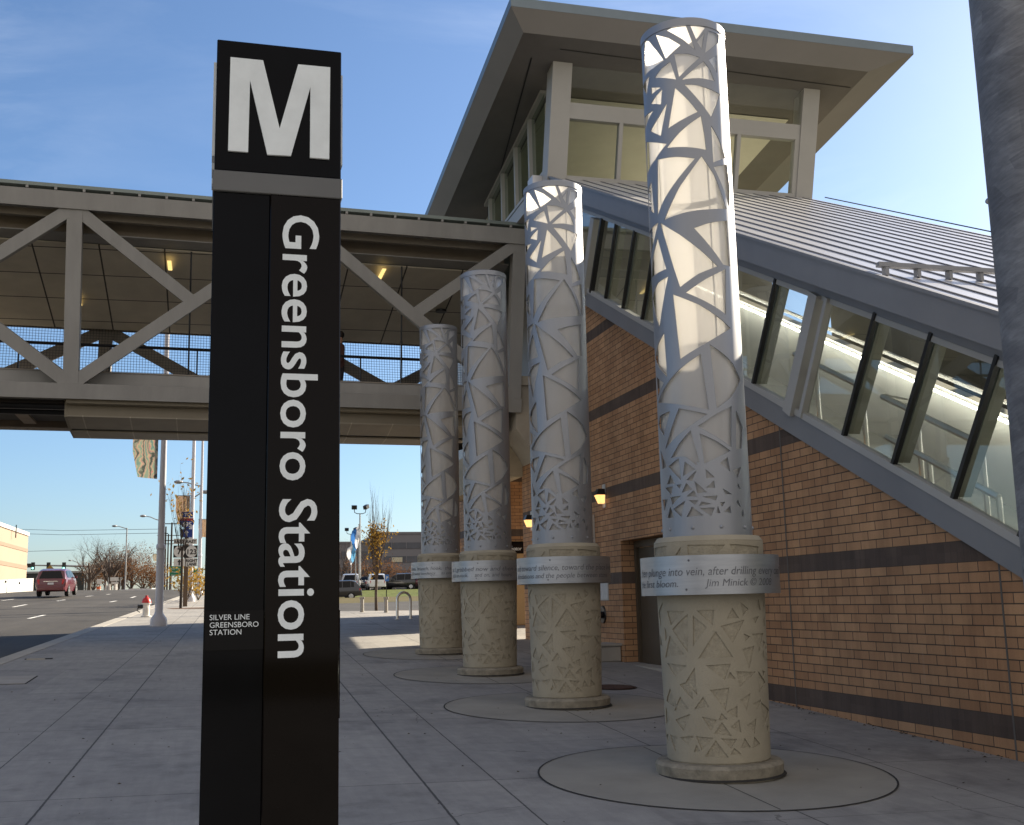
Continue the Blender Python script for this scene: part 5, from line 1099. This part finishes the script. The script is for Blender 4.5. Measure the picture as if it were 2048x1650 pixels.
    for s in (-1, 1):
        MB().hexa([(s*w*.70,-hl-.02,.72),(s*w*.95,-hl+.05,.72),(s*w*.97,-hl+.2,.72),(s*w*.7,-hl+.1,.72),(s*w*.70,-hl+.035,1.0),(s*w*.95,-hl+.07,1.0),(s*w*.97,-hl+.26,1.0),(s*w*.7,-hl+.1,1.0)]).build('tail_light', m_tail, t)
        MB().hexa([(s*w*.5,hl-.12,.62),(s*w*.86,hl-.2,.62),(s*w*.86,hl-.04,.62),(s*w*.5,hl+.01,.62),(s*w*.5,hl-.2,.76),(s*w*.86,hl-.3,.76),(s*w*.86,hl-.14,.76),(s*w*.5,hl-.08,.76)]).build('headlight', m_head, t)
        MB().hexa([(s*w*.99,hl-1.75,1.0),(s*w*1.16,hl-1.75,1.02),(s*w*1.16,hl-1.62,1.02),(s*w*.99,hl-1.62,1.0),(s*w*.99,hl-1.75,1.14),(s*w*1.16,hl-1.75,1.16),(s*w*1.16,hl-1.62,1.16),(s*w*.99,hl-1.62,1.14)]).build('wing_mirror', mat, t)
        for y in (-hl+.95, hl-.92):
            wh = MB().lathe([(0.2, -0.11), (0.33, -0.10), (0.345, -0.07), (0.345, 0.07), (0.33, 0.10), (0.2, 0.11)], 22).xf(Matrix.Rotation(R(90), 4, 'Y')).build('wheel', m_tyre, t, loc=(s*(w-0.10), y, 0.345))
            rm = MB().lathe([(0.205, 0.105*0+0.112), (0.16, 0.118), (0.05, 0.12)], 18).xf(Matrix.Rotation(R(90)*s, 4, 'Y'))
            for k in range(5):
                an = 2*math.pi*k/5; rm.beam((s*0.125, 0.03*math.cos(an), 0.03*math.sin(an)), (s*0.125, 0.2*math.cos(an), 0.2*math.sin(an)), 0.05, 0.02, (1,0,0))
            rm.build('rim', m_rim, wh)
    MB().box(-w*.86, w*.86, -hl-.05, -hl+.1, .36, .58).build('rear_bumper', mat, t, bevel=0.03); MB().box(-w*.84, w*.84, hl-.1, hl+.04, .34, .54).build('front_bumper', mat, t, bevel=0.03)
    MB().box(-.16, .16, -hl-.035, -hl-.0, .70, .82).build('licence_plate', m_plate, t); MB().box(-w*.45, w*.45, -hl-.02, -hl+.02, .87, .90).build('trim', m_chrome, t)
    return t
p = atG(114, 1194, -0.15); van = vehicle('minivan', 'dark red minivan driving away on the road', 'minivan', (p.x, p.y, gz(p.x, p.y+2)-0.16), 0.0, 4.5, 1.72, 1.60, paint('maroon_paint', (0.105, 0.004, 0.014)), 'van')
van.rotation_euler = (R(2.1), 0, R(-2.5))
def parked(px, Y, z, *a, **k): p = atY(px, 1180, Y); return (p.x, Y, z)
GP = 'vehicles in the lot beyond the grass bank'
zL = lambda Y: zr_(0, Y)
vehicle('sports_utility', 'dark blue grey car crossing in front of the grass bank, partly behind the pylon', 'car', parked(667, 100, zL(100)), R(90), 4.75, 1.9, 1.74, paint('slate_paint', (0.014, 0.017, 0.026)), 'suv')
vehicle('sports_utility', 'pale silver car with dark rear glass parked at the left end of the row', 'car', parked(704, 121, zL(121)), R(-12), 4.8, 1.95, 1.80, paint('silver_paint', (0.42, 0.43, 0.45)), 'suv', GP)
vehicle('sedan', 'low dark car parked between the silver and the white ones', 'car', parked(729, 123, zL(123)), R(-20), 4.7, 1.85, 1.5, paint('black_paint', (0.004, 0.0045, 0.006)), 'sedan', GP)
vehicle('sports_utility', 'white car parked tail on behind the thin yellow tree', 'car', parked(752, 119, zL(119)), R(-4), 4.6, 1.95, 1.72, paint('white_paint', (0.68, 0.68, 0.68)), 'suv', GP)
vehicle('minivan', 'black minivan parked at an angle right of the blue parking sign', 'minivan', parked(801, 120, zL(120)), R(62), 4.9, 1.95, 1.78, paint('black_paint', (0.004, 0.0045, 0.006)), 'van', GP)
vehicle('sports_utility', 'dark maroon car half hidden behind the farthest column', 'car', parked(838, 120, zL(120)), R(8), 4.7, 1.95, 1.75, paint('dark_maroon_paint', (0.06, 0.012, 0.015)), 'suv', GP)
# ------------------------------------------------------------------ kerb posts, parking sign, flood light, flags
m_stub = pm('post_grey', (0.33, 0.32, 0.29), 0.7, var=0.1)
for (px, pyy, hh, lab, g) in ((724, 1224, 0.55, 'short round topped grey post left of the thin yellow tree', 1), (772, 1225, 0.55, 'short round topped grey post right of the thin yellow tree', 1)):
    p = atG(px, pyy); t = thing('kerb_post', lab, 'bollard', p, 0, 'short posts at the plaza edge'); MB().lathe([(0.075, 0), (0.07, hh*0.8), (0.06, hh*0.95), (0.03, hh)], 14).build('shaft', m_stub, t, smooth=True); MB().box(-0.09, 0.09, -0.05, 0.05, hh*0.86, hh*1.02).build('cap', m_stub, t, bevel=0.015)
p = atG(808, 1238); t = thing('bike_rack', 'stainless inverted U bike rack standing on the sunlit plaza', 'bike rack', p, R(38))
pts = [(-0.32, 0, 0.0), (-0.32, 0, 0.62)] + [(-0.32*math.cos(a), 0, 0.62+0.24*math.sin(a)) for a in [math.pi*k/10 for k in range(1, 10)]] + [(0.32, 0, 0.62), (0.32, 0, 0.0)]
MB().tube(pts, 0.042, 10).build('hoop', m_steel, t, smooth=True)
for s in (-0.32, 0.32): MB().lathe([(0.08, 0.0), (0.08, 0.012)], 14, (s, 0, 0)).build('foot_plate', m_steel, t)
t = thing('parking_sign', 'small blue parking sign on a dark post before the black minivan', 'sign', (atY(773, 1197, 105).x, 105, zL(105))); b0 = Vector(t.location)
a = atY(770, 1149, 105)-b0; b = atY(778, 1162.5, 105)-b0; MB().box(a.x, b.x, -0.02, 0, b.z, a.z).build('plate', pm('parking_blue', (0.03, 0.14, 0.42), 0.5), t); MB().box(-0.04, 0.04, 0.003, 0.06, 0, a.z).build('post', m_dark, t)
mb = MB(); text_on(mb, 'P', 0.4, ((a.x+b.x)/2, -0.021, b.z+0.18), (1,0,0), (0,0,1), 0.004, bold=0.01); mb.build('lettering', m_swh, t)
def floodlight(px, pyt, Y, label, zb):
    top = atY(px, pyt, Y); t = thing('floodlight_pole', label, 'light pole', (top.x, Y, zb), 0, 'twin floodlight poles in the lot'); hh = top.z - zb
    MB().tube([(0,0,0), (0,0,hh)], [0.11, 0.075], 10).build('pole', m_gpole, t)
    MB().tube([(-0.62, 0, hh+0.45), (-0.58, 0, hh+0.1), (-0.3, 0, hh-0.02), (0.3, 0, hh-0.02), (0.58, 0, hh+0.1), (0.62, 0, hh+0.45)], 0.045, 6).build('yoke', m_dark, t)
    MB().beam((-0.62, -0.2, hh+0.62), (-0.62, 0.25, hh+0.72), 0.55, 0.42).build('lamp_head', m_dark, t); MB().beam((0.5, -0.2, hh+0.6), (0.85, 0.25, hh+0.82), 0.42, 0.40).build('lamp_head', m_dark, t); return t
floodlight(720, 1027, 122, 'tall twin floodlight pole beside the blue and white flags', zL(122))
floodlight(702, 1068, 165, 'farther floodlight pole half hidden behind the blue flag', zL(165))
m_fw = leafm('flag_white', (0.66, 0.66, 0.68), (0.74, 0.74, 0.76)); m_fb = leafm('flag_blue', (0.035, 0.14, 0.42), (0.06, 0.20, 0.52)); m_fc = leafm('flag_sky', (0.10, 0.30, 0.50), (0.14, 0.36, 0.58))
def flag(px, pyt, pyb, Y, dx, drop, stripes, label):
    top = atY(px, pyt, Y); zb = zL(Y); t = thing('flagpole', label, 'flag', (top.x, Y, zb), 0, 'flags in the parking lot'); hh = top.z - zb
    MB().tube([(0,0,0), (0,0,hh)], [0.07, 0.04], 8).build('pole', m_gpole, t); MB().ball((0,0,hh+0.05), 0.07, 8, 6).build('finial', m_gpole, t)
    k = len(stripes); n = 10
    for i, mt in enumerate(stripes):
        mb = MB(); vs = []
        for j in range(n+1):
            v = j/n
            for u in (i/k, (i+1)/k):
                vs.append((dx*u*(1-0.25*v) + 0.12*math.sin(5*v+3*u), 0.25*math.sin(6*v + 5*u), hh - 0.05 - drop*v - abs(dx)*0.75*u*(1-0.2*v)))
        mb.add(vs, [(2*j, 2*j+1, 2*j+3, 2*j+2) for j in range(n)]); mb.build('flag_cloth', mt, t, smooth=True)
flag(718, 1050, 1155, 116, -0.75, 2.2, [m_fw, m_fb], 'white and blue flag hanging limp beside the tall floodlight pole')
flag(711, 1083, 1155, 118, -0.85, 1.9, [m_fc, m_fw], 'lower pale blue and white flag at the left of the flag group')
# office building behind the lot
m_off = pm('office_stone', (0.17, 0.165, 0.175), 0.6, var=0.08, scale=0.1); m_offw = pm('office_glass', (0.075, 0.08, 0.095), 0.35, spec=0.4, var=0.3, scale=0.4); m_lit = pm('office_blind', (0.5, 0.46, 0.33), 0.6, var=0.2)
def office(name, label, px0, px1, pyt, Y, dep, floors):
    a = atY(px0, pyt, Y); b = atY(px1, pyt, Y); zb = 1.2; t = thing(name, label, 'building', (a.x, Y, zb)); Wd = b.x-a.x; Ht = a.z-zb
    MB().box(0, Wd, 0, dep, -1, Ht).build('wall', m_off, t); MB().box(-0.2, Wd+0.2, -0.2, dep+0.2, Ht+0.003, Ht+0.4).build('roof', m_off, t)
    fh_ = Ht*0.86/floors
    for k in range(floors):
        z = 0.6 + k*fh_; MB().box(0.5, Wd-0.5, -0.12, -0.02, z+fh_*0.35, z+fh_*0.80).build('window_band', m_offw, t)
        mb = MB(); rng = random.Random(k+int(px0))
        for q in range(int(Wd/6)):
            if rng.random() < 0.22: x = 1.5 + q*6 + rng.random()*2; mb.box(x, x+2.2, -0.14, -0.125, z+fh_*0.38, z+fh_*0.72)
        if mb.v: mb.build('window_blind', m_lit, t)
        mb = MB(); x = 2.0
        while x < Wd-1: mb.box(x-0.06, x+0.06, -0.17, -0.145, z+fh_*0.35, z+fh_*0.80); x += 3.0
        mb.build('mullion', m_off, t)
    return t
office('office_building', 'grey banded office block with strip windows behind the farthest column', 763, 1000, 1068, 225, 30, 4)
office('office_building', 'lower grey brown office wing left of the thin yellow tree', 600, 762, 1088, 228, 30, 3)
for (px, Y, ptop, sd, lab) in ((690, 180, 1074, 61, 'bare tree behind the flags at the pylon edge'), (738, 190, 1076, 62, 'bare tree behind the thin yellow street tree'), (722, 150, 1112, 63, 'low russet shrubby tree under the flags'), (790, 160, 1130, 64, 'russet shrubby tree before the banded office block'), (770, 150, 1120, 65, 'russet shrubby tree between the thin tree and the parking sign'), (826, 155, 1128, 66, 'russet shrubby tree left of the farthest column')):
    zb = zL(Y); top = atY(px, ptop, Y); tree('lot_tree', lab, (top.x, Y, zb), top.z-zb, sd, 4, 0.7, 0.05, m_lf_br, 0 if sd < 63 else 700, 0.5, 0.09, group='trees at the back of the lot', trunkh=0.2)
# ------------------------------------------------------------------ far left: store, barrier, signals, street lights, wires
m_store = pm('tan_stucco', (0.33, 0.255, 0.19), 0.85, var=0.04, scale=0.3); m_store2 = pm('tan_stucco_band', (0.25, 0.18, 0.13), 0.85, var=0.05); m_wht2 = pm('white_wall', (0.50, 0.48, 0.45), 0.8, var=0.04)
st = thing('store_building', 'tan windowless store with two darker wall bands at the left edge', 'building', (0, 0, 0))
n0 = atY(0, 1045, 124); n1 = atY(57, 1065, 140.4); d = (n1-n0); d.z = 0; n2 = n0 - d*1.6; zt0 = (n0.z+n1.z)/2; back = Vector((-d.y, d.x, 0)).normalized()*40
def wallstrip(mb, z0, z1, off): 
    o = Vector((d.y, -d.x, 0)).normalized()*off
    return mb.hexa([tuple(v) for v in ((n2+o).xy.to_3d()+Vector((0,0,z0)), (n1+o).xy.to_3d()+Vector((0,0,z0)), (n1+o+back).xy.to_3d()+Vector((0,0,z0)), (n2+o+back).xy.to_3d()+Vector((0,0,z0)), (n2+o).xy.to_3d()+Vector((0,0,z1)), (n1+o).xy.to_3d()+Vector((0,0,z1)), (n1+o+back).xy.to_3d()+Vector((0,0,z1)), (n2+o+back).xy.to_3d()+Vector((0,0,z1)))])
wallstrip(MB(), 0.0, zt0-0.4, 0).build('wall', m_store, st); wallstrip(MB(), zt0-0.398, zt0, 0.12).build('parapet', m_wht2, st)
for (pa, pb) in ((1098, 1104.5), (1131.5, 1139)):
    za = atY(57, pa, 140.4).z; zb = atY(57, pb, 140.4).z; wallstrip(MB(), zb, za, 0.05).build('wall_band', m_store2, st)
p = atY(23, 1062, 130.5); MB().tube([(p.x+0.45, p.y, zt0+0.2), (p.x+0.45, p.y, zt0-1.2)], 0.06, 6).build('conduit', m_dark, st)
bw = thing('barrier_wall', 'white concrete barrier wall along the far side of the road', 'wall', (0, 0, 0)); a = atG(66, 1182, -0.15); b = atG(0, 1186, -0.15); dd = (b-a); b2 = a + dd*8
hb_ = atY(66, 1156.5, a.y).z - a.z
def bl(p): return Vector((p.x, p.y, gz(p.x, p.y)-0.3))
MB().prism([bl(a)-Vector((0,0,.2)), bl(b2)-Vector((0,0,.2)), bl(b2)+Vector((0,0,hb_+.15)), bl(a)+Vector((0,0,hb_+.15))], (-0.9, 0.4, 0)).build('wall', m_wht2, bw)
for px in (8, 35): p = atG(px, 1170, 0.35); MB().ball((a.x+(b.x-a.x)*(66-px)/66, a.y+(b.y-a.y)*(66-px)/66-0.02, gz(a.x, a.y)+0.35), 0.1, 8, 5).build('drain_hole', m_dark, bw)
# signal mast arm
YT = 200
sgp = atY(210, 1184, YT); ms = thing('signal_mast', 'grey traffic signal pole with a long mast arm across the road', 'signal mast', (sgp.x, YT, sgp.z-1.5)); o0 = Vector(ms.location)
at_ = lambda x, y: atY(x, y, YT) - o0
tp = at_(210, 1132); MB().tube([(0,0,0), (0,0,tp.z+0.3)], [0.28, 0.2], 10).build('pole', m_gpole, ms)
MB().tube([at_(210,1134.5), at_(130,1131.5), at_(54,1130.5)], [0.2, 0.15, 0.1], 8).build('mast_arm', m_gpole, ms)
m_sig = pm('signal_black', (0.02, 0.02, 0.02), 0.5); m_green = emit('signal_green', (0.25, 1.0, 0.75), 2.2)
for (px, lab) in ((66, 'traffic signal nearest the tan store'), (97, 'middle traffic signal above the diamond sign'), (128, 'traffic signal closest to the signal pole')):
    p = atY(px, 1132, YT-0.3); t = thing('traffic_signal', lab + ', showing green', 'traffic signal', p, 0, 'traffic signals on the mast arm')
    MB().box(-0.3, 0.3, -0.02, 0.0, -0.65, 0.6).build('back_plate', m_sig, t); MB().box(-0.19, 0.19, -0.24, -0.022, -0.55, 0.5).build('housing', m_sig, t)
    for k, z in enumerate((0.32, -0.02, -0.36)): MB().lathe([(0.15, 0), (0.14, 0.03)], 14).xf(Matrix.Translation((0, -0.242, z)) @ Matrix.Rotation(R(90), 4, 'X')).build('lens', m_green if k == 2 else m_sig, t)
p = atY(58, 1131, YT-0.2); t = thing('camera_box', 'small dark box at the outer end of the mast arm', 'sign', p); MB().box(-0.3, 0.3, -0.1, 0.1, -0.3, 0.3).build('panel', m_sig, t); MB().box(-0.34, 0.34, 0.101, 0.13, -0.34, 0.34).build('frame', m_gpole, t)
p = atY(100, 1139, 150); t = thing('warning_sign', 'yellow brown diamond warning sign below the middle signal', 'road sign', (p.x, 150, 2.0)); hz = p.z-2.0
MB().prism([(0,0,hz-0.55), (0.55,0,hz), (0,0,hz+0.55), (-0.55,0,hz)], (0, 0.03, 0)).build('plate', pm('warning_amber', (0.30, 0.20, 0.05), 0.6), t); MB().box(-0.05, 0.05, 0.032, 0.12, -1, hz-0.3).build('post', m_gpole, t); MB().box(-0.05,0.05,-0.006,-0.001,hz-0.25,hz+0.12).build('symbol', m_sbk, t)
# cobra head street lights
def cobra(px, pyt, pxl, pyl, Y, label, m=None):
    top = atY(px, pyt, Y); z0 = 1.2 if Y > 90 else gz(top.x, Y); hd = atY(pxl, pyl, Y); t = thing('street_light', label, 'street light', (top.x, Y, z0), 0, 'grey street lights with curved arms'); hh = top.z - z0; dx = hd.x - top.x; dz = hd.z - top.z
    MB().tube([(0,0,-1), (0,0,hh)], [0.12, 0.075], 8).build('pole', m_gpole, t)
    MB().tube([(0,0,hh-0.1), (dx*0.3, 0, hh+dz*0.15), (dx*0.6, 0, hh+dz*0.75), (dx*0.92, 0, hh+dz)], [0.06, 0.055, 0.05, 0.045], 7).build('arm', m_gpole, t)
    MB().ball((dx, 0, hh+dz), 0.36 if Y < 120 else 0.34, 10, 6, 0.42).build('lamp_head', m_gpole, t); return t
cobra(254, 1056, 229, 1052, 155, 'grey street light beyond the hydrant, left of the nearest white lamp post')
cobra(323, 1040, 286, 1032, 130, 'grey street light whose arm reaches left past the nearest white lamp post')
cobra(402, 970, 357, 964, 92, 'tall grey street light behind the second white lamp post')
cobra(383, 994, 412, 984, 88, 'street light arm reaching right towards the black pylon')
cobra(170, 1131, 140, 1121, 250, 'farthest small street light seen under the bare trees')
# utility poles and wires
def upole(px, pyt, Y, label, arms):
    top = atY(px, pyt, Y); z0 = 1.5; t = thing('utility_pole', label, 'utility pole', (top.x, Y, z0), 0, 'wooden utility poles'); hh = top.z - z0
    MB().tube([(0,0,-1), (0,0,hh)], [0.2, 0.13], 8).build('pole', m_bark2, t)
    for i, (dz, w_) in enumerate(arms): MB().box(-w_, w_, -0.08, 0.08, hh-dz-0.07, hh-dz+0.07).build('crossarm', m_bark2, t)
upole(344, 1045, 190, 'tallest utility pole with two crossarms left of the route signs', ((0.2, 1.6), (2.9, 1.9)))
upole(332, 1053, 205, 'utility pole just right of the nearest white lamp post', ((1.2, 0.4),))
upole(337, 1068, 240, 'farthest utility pole with one high crossarm', ((0.3, 2.2), (2.0, 2.0)))
for i, (y0, y1, x0, x1) in enumerate(((1056, 1058, 60, 330), (1065, 1066, 62, 330), (1098, 1100, 60, 150))):
    w_ = MB(); A = atY(x0-100, y0, 260); B = atY(x1, y1, 200); mid_ = (A+B)/2 - Vector((0,0,0.4)); w_.tube([A, mid_, B], 0.035, 4); o = w_.build('power_line', m_dark); tag(o, ['highest thin power line crossing the sky above the tan store', 'second power line just below the highest one', 'lowest power line level with the store wall bands'][i], 'power line')
# long dark structure and small things on the crest
t = thing('low_dark_building', 'long low dark building behind the minivan', 'building', (atY(60, 1170, 260).x, 260, 1.5)); a = atY(60, 1147, 260); b = atY(172, 1148, 260)
MB().box(-12, b.x-a.x, 0, 12, -1, a.z-1.5).build('wall', pm('dark_facade', (0.025, 0.03, 0.032), 0.5, var=0.3, scale=0.3), t); MB().box(-12.2, b.x-a.x+0.2, -0.3, 12.2, a.z-1.498, a.z-1.1).build('roof', m_gpole, t)
MB().box(-12, b.x-a.x-0.5, -0.05, -0.002, 1.0, 2.6).build('window_band', pm('dim_glass', (0.06, 0.07, 0.07), 0.3, var=0.3, scale=0.5), t)
for (px, w_, h_, mt, nm, lab, cat) in ((197, 0.45, 0.62, pm('barrel_orange', (0.6, 0.13, 0.04), 0.6), 'traffic_drum', 'orange traffic drum at the foot of the signal pole', 'traffic drum'), (231, 0.42, 0.85, m_wht2, 'signal_cabinet', 'white control cabinet on the crest of the road', 'cabinet')):
    p = atY(px, 1184, 110); t = thing(nm, lab, cat, (p.x, 110, p.z-0.12)); MB().lathe([(w_*0.5, 0), (w_*0.46, h_*0.3), (w_*0.46, h_*0.33), (w_*0.42, h_*0.7), (w_*0.4, h_)], 14 if nm == 'traffic_drum' else 4).build('body', mt, t)
    MB().lathe([(w_*0.47, h_*0.5), (w_*0.465, h_*0.6)], 14 if nm == 'traffic_drum' else 4).build('stripe', m_swh, t)
for i, (px, lab) in enumerate(((212, 'pale cone shaped marker right of the orange drum'), (218.5, 'second pale marker, left of the white cabinet'))):
    p = atY(px, 1184, 112); t = thing('road_marker', lab, 'marker', (p.x, 112, p.z-0.1), 0, 'pale markers on the crest'); MB().lathe([(0.16, 0), (0.13, 0.3), (0.06, 0.85)], 10).build('cone', m_wht2, t); MB().lathe([(0.22, 0), (0.22, 0.04)], 10).build('base', m_wht2, t)
p = atY(229, 1184, 125); t = thing('roadside_sign', 'pale two panel roadside sign above the white cabinet', 'road sign', (p.x, 125, p.z-0.2)); a = atY(220.5, 1154.5, 125)-Vector(t.location); b = atY(237, 1162, 125)-Vector(t.location)
MB().box(a.x, b.x, -0.03, 0, b.z, a.z).build('panel', m_swh, t); c = atY(223, 1164, 125)-Vector(t.location); e = atY(236.5, 1168, 125)-Vector(t.location); MB().box(c.x, e.x, -0.03, 0, e.z, c.z).build('panel', m_swh, t); MB().box(-0.7, -0.62, 0.003, 0.08, 0, a.z).build('post', m_gpole, t); MB().box(0.5, 0.58, 0.003, 0.08, 0, a.z).build('post', m_gpole, t)
p = atY(199, 1184, 130); t = thing('roadside_sign', 'small pale sign left of the signal pole', 'road sign', (p.x, 130, p.z-0.2)); a = atY(194, 1158, 130)-Vector(t.location); b = atY(203.5, 1168, 130)-Vector(t.location); MB().box(a.x, b.x, -0.03, 0, b.z, a.z).build('panel', m_swh, t); MB().box(-0.05, 0.05, 0.003, 0.08, 0, a.z).build('post', m_gpole, t)
p = atY(283, 1183.5, 100); t = thing('parked_van', 'far white vehicle showing only its top over the road crest', 'van', (p.x, 100, p.z-0.75), R(80)); 
MB().box(-0.85, 0.85, -1.6, 1.6, 0.3, 0.95).build('body', m_wht2, t, bevel=0.08); MB().box(-0.75, 0.75, -1.0, 0.9, 0.952, 1.02).build('roof', m_wht2, t)
# ------------------------------------------------------------------ person on the bridge, seen past the edge of the pylon
def person(loc, rz):
    me = bpy.data.meshes.new('person'); J = [(0,0,.92),(0,0,1.12),(0,0,1.36),(0,0,1.50),(0,.01,1.62),(0,.02,1.72),
        (-.10,0,.88),(-.11,.02,.50),(-.11,-.01,.09),(-.11,.13,.04),(.10,0,.88),(.11,-.02,.50),(.11,-.05,.09),(.11,.09,.04),
        (-.19,0,1.40),(-.25,.0,1.13),(-.24,.14,.93),(-.235,.2,.85),(.19,0,1.40),(.25,.0,1.13),(.24,.14,.95),(.235,.2,.87)]
    Ed = [(0,1),(1,2),(2,3),(3,4),(4,5),(0,6),(6,7),(7,8),(8,9),(0,10),(10,11),(11,12),(12,13),(2,14),(14,15),(15,16),(16,17),(2,18),(18,19),(19,20),(20,21)]
    Rd = [.15,.14,.15,.06,.095,.075,.10,.07,.05,.04,.10,.07,.05,.04,.075,.055,.042,.035,.075,.055,.042,.035]
    me.from_pydata(J, Ed, []); o = bpy.data.objects.new('person', me); COL.objects.link(o)
    md_ = o.modifiers.new('s', 'SKIN'); 
    for i, r in enumerate(Rd): me.skin_vertices[0].data[i].radius = (r, r*(0.78 if i < 3 else 1)); 
    me.skin_vertices[0].data[0].use_root = True
    o.modifiers.new('u', 'SUBSURF').levels = 2
    m2 = bpy.data.meshes.new_from_object(o.evaluated_get(bpy.context.evaluated_depsgraph_get())); bpy.data.objects.remove(o)
    t = tag(link('person', m2, None, None, loc), 'person in a brown jacket walking across the footbridge behind the pylon edge', 'person'); t.rotation_euler = (0, 0, rz)
    for m in (pm('brown_jacket', (0.085, 0.035, 0.03), 0.8), pm('dark_trousers', (0.02, 0.02, 0.028), 0.8), pm('skin_tone', (0.42, 0.24, 0.17), 0.6)): m2.materials.append(m)
    for f in m2.polygons:
        c = f.center; f.use_smooth = True; f.material_index = 1 if c.z < 0.9 and abs(c.x) < 0.2 else (2 if c.z > 1.5 or (abs(c.x) > 0.2 and c.z < 0.93) else 0)
    MB().ball((0, -0.01, 1.70), 0.105, 14, 8, 1.0).xf(Matrix.Translation((0, 0, 0.02))).build('hair', pm('dark_hair', (0.02, 0.013, 0.01), 0.7), t, smooth=True)
    hd = MB(); hd.ball((0, 0.125, 1.665), 0.016, 8, 5)
    hd.build('nose', pm('skin_tone', (0.42, 0.24, 0.17), 0.6), t, smooth=True)
    for s in (-1, 1):
        MB().ball((s*0.034, 0.105, 1.70), 0.011, 8, 5).build('eye', m_sbk, t)
        fm = MB()
        for k in range(5):
            fm.tube([(s*0.235+0.012*(k-2), 0.2, 0.85), (s*0.235+0.014*(k-2), 0.215, 0.80), (s*0.235+0.012*(k-2), 0.20, 0.765 if k not in (0, 4) else 0.785)], [0.010, 0.009, 0.007], 6)
        fm.build('finger', pm('skin_tone', (0.42, 0.24, 0.17), 0.6), t, smooth=True)
    MB().box(-0.025, 0.025, 0.108, 0.112, 1.628, 1.636).build('mouth', pm('lip', (0.3, 0.12, 0.1), 0.6), t)
p = atY(679, 745, 26.4); person((p.x, 26.4, 5.30*0.885+0.003), R(100))
# ------------------------------------------------------------------ light, sky, camera
sun_az = R(27.0); sun_el = R(26.0)          # measured from +X towards +Y
S = Vector((math.cos(sun_el)*math.cos(sun_az), math.cos(sun_el)*math.sin(sun_az), math.sin(sun_el)))
ld = bpy.data.lights.new('sun', 'SUN'); ld.energy = 5.0; ld.angle = R(0.53); ld.color = (1.0, 0.87, 0.68)
lo = bpy.data.objects.new('sun', ld); COL.objects.link(lo); lo.rotation_euler = S.to_track_quat('Z', 'Y').to_euler()
w = bpy.data.worlds.new('World'); bpy.context.scene.world = w; w.use_nodes = True; t = w.node_tree; t.nodes.clear()
sky = N(t, 'ShaderNodeTexSky', sky_type='NISHITA', sun_disc=False, sun_elevation=sun_el, sun_rotation=math.atan2(S.x, S.y), air_density=1.0, dust_density=0.85, ozone_density=5.0)
tc = N(t, 'ShaderNodeTexCoord').outputs['Generated']
mp = N(t, 'ShaderNodeMapping', {'Vector': tc, 'Rotation': (0, 0.5, 0.9), 'Scale': (1.0, 3.2, 4.5)}).outputs[0]
n1 = N(t, 'ShaderNodeTexNoise', {'Vector': mp, 'Scale': 2.6, 'Detail': 9.0, 'Roughness': 0.62, 'Distortion': 0.5}).outputs['Fac']
n2 = N(t, 'ShaderNodeTexNoise', {'Vector': tc, 'Scale': 2.2, 'Detail': 3.0}).outputs['Fac']
cf = mathn(t, 'MULTIPLY', ramp(t, n1, [(0.5, (0, 0, 0)), (0.78, (1, 1, 1))]), ramp(t, n2, [(0.42, (0, 0, 0)), (0.6, (1, 1, 1))]))
sz = N(t, 'ShaderNodeSeparateXYZ', {0: tc}).outputs[2]
cf = mathn(t, 'MULTIPLY', cf, 0.13)
bw_ = N(t, 'ShaderNodeRGBToBW', {0: sky.outputs[0]}).outputs[0]
cl = mixc(t, cf, sky.outputs[0], (9.0, 9.4, 10.0))
sy = N(t, 'ShaderNodeSeparateXYZ', {0: tc}).outputs[1]
n3 = N(t, 'ShaderNodeTexNoise', {'Vector': tc, 'Scale': 2.4, 'Detail': 7.0, 'Roughness': 0.6}).outputs['Fac']
bank = ramp(t, mathn(t, 'ADD', mathn(t, 'MULTIPLY', sy, -1.0), mathn(t, 'MULTIPLY', mathn(t, 'SUBTRACT', n3, 0.5), 1.1)), [(0.10, (0, 0, 0)), (0.36, (1, 1, 1))])   # unseen bright cloud bank added behind the viewer as warm fill light
cl = mixc(t, mathn(t, 'MULTIPLY', bank, 0.75), cl, (6.2, 5.5, 4.8))
bg = N(t, 'ShaderNodeBackground', {'Color': cl, 'Strength': 0.064}); out = N(t, 'ShaderNodeOutputWorld'); t.links.new(bg.outputs[0], out.inputs[0])
cam = bpy.data.cameras.new('camera'); co = bpy.data.objects.new('camera', cam); COL.objects.link(co)
cam.sensor_fit = 'HORIZONTAL'; cam.sensor_width = 36.0; cam.lens = F / 2048.0 * 36.0; cam.clip_end = 4000; cam.clip_start = 0.05
mm = Matrix.Identity(4)
for i in range(3): mm[i][0] = M[i][0]; mm[i][1] = M[i][1]; mm[i][2] = -M[i][2]
co.matrix_world = mm; bpy.context.scene.camera = co
sc = bpy.context.scene; sc.view_settings.view_transform = 'Standard'; sc.view_settings.look = 'None'; sc.view_settings.gamma = 1.0; sc.view_settings.exposure = 1.42
sc.cycles.max_bounces = 10; sc.cycles.transparent_max_bounces = 16; sc.cycles.use_denoising = True; sc.cycles.caustics_reflective = False; sc.cycles.caustics_refractive = False; sc.cycles.sample_clamp_indirect = 6.0
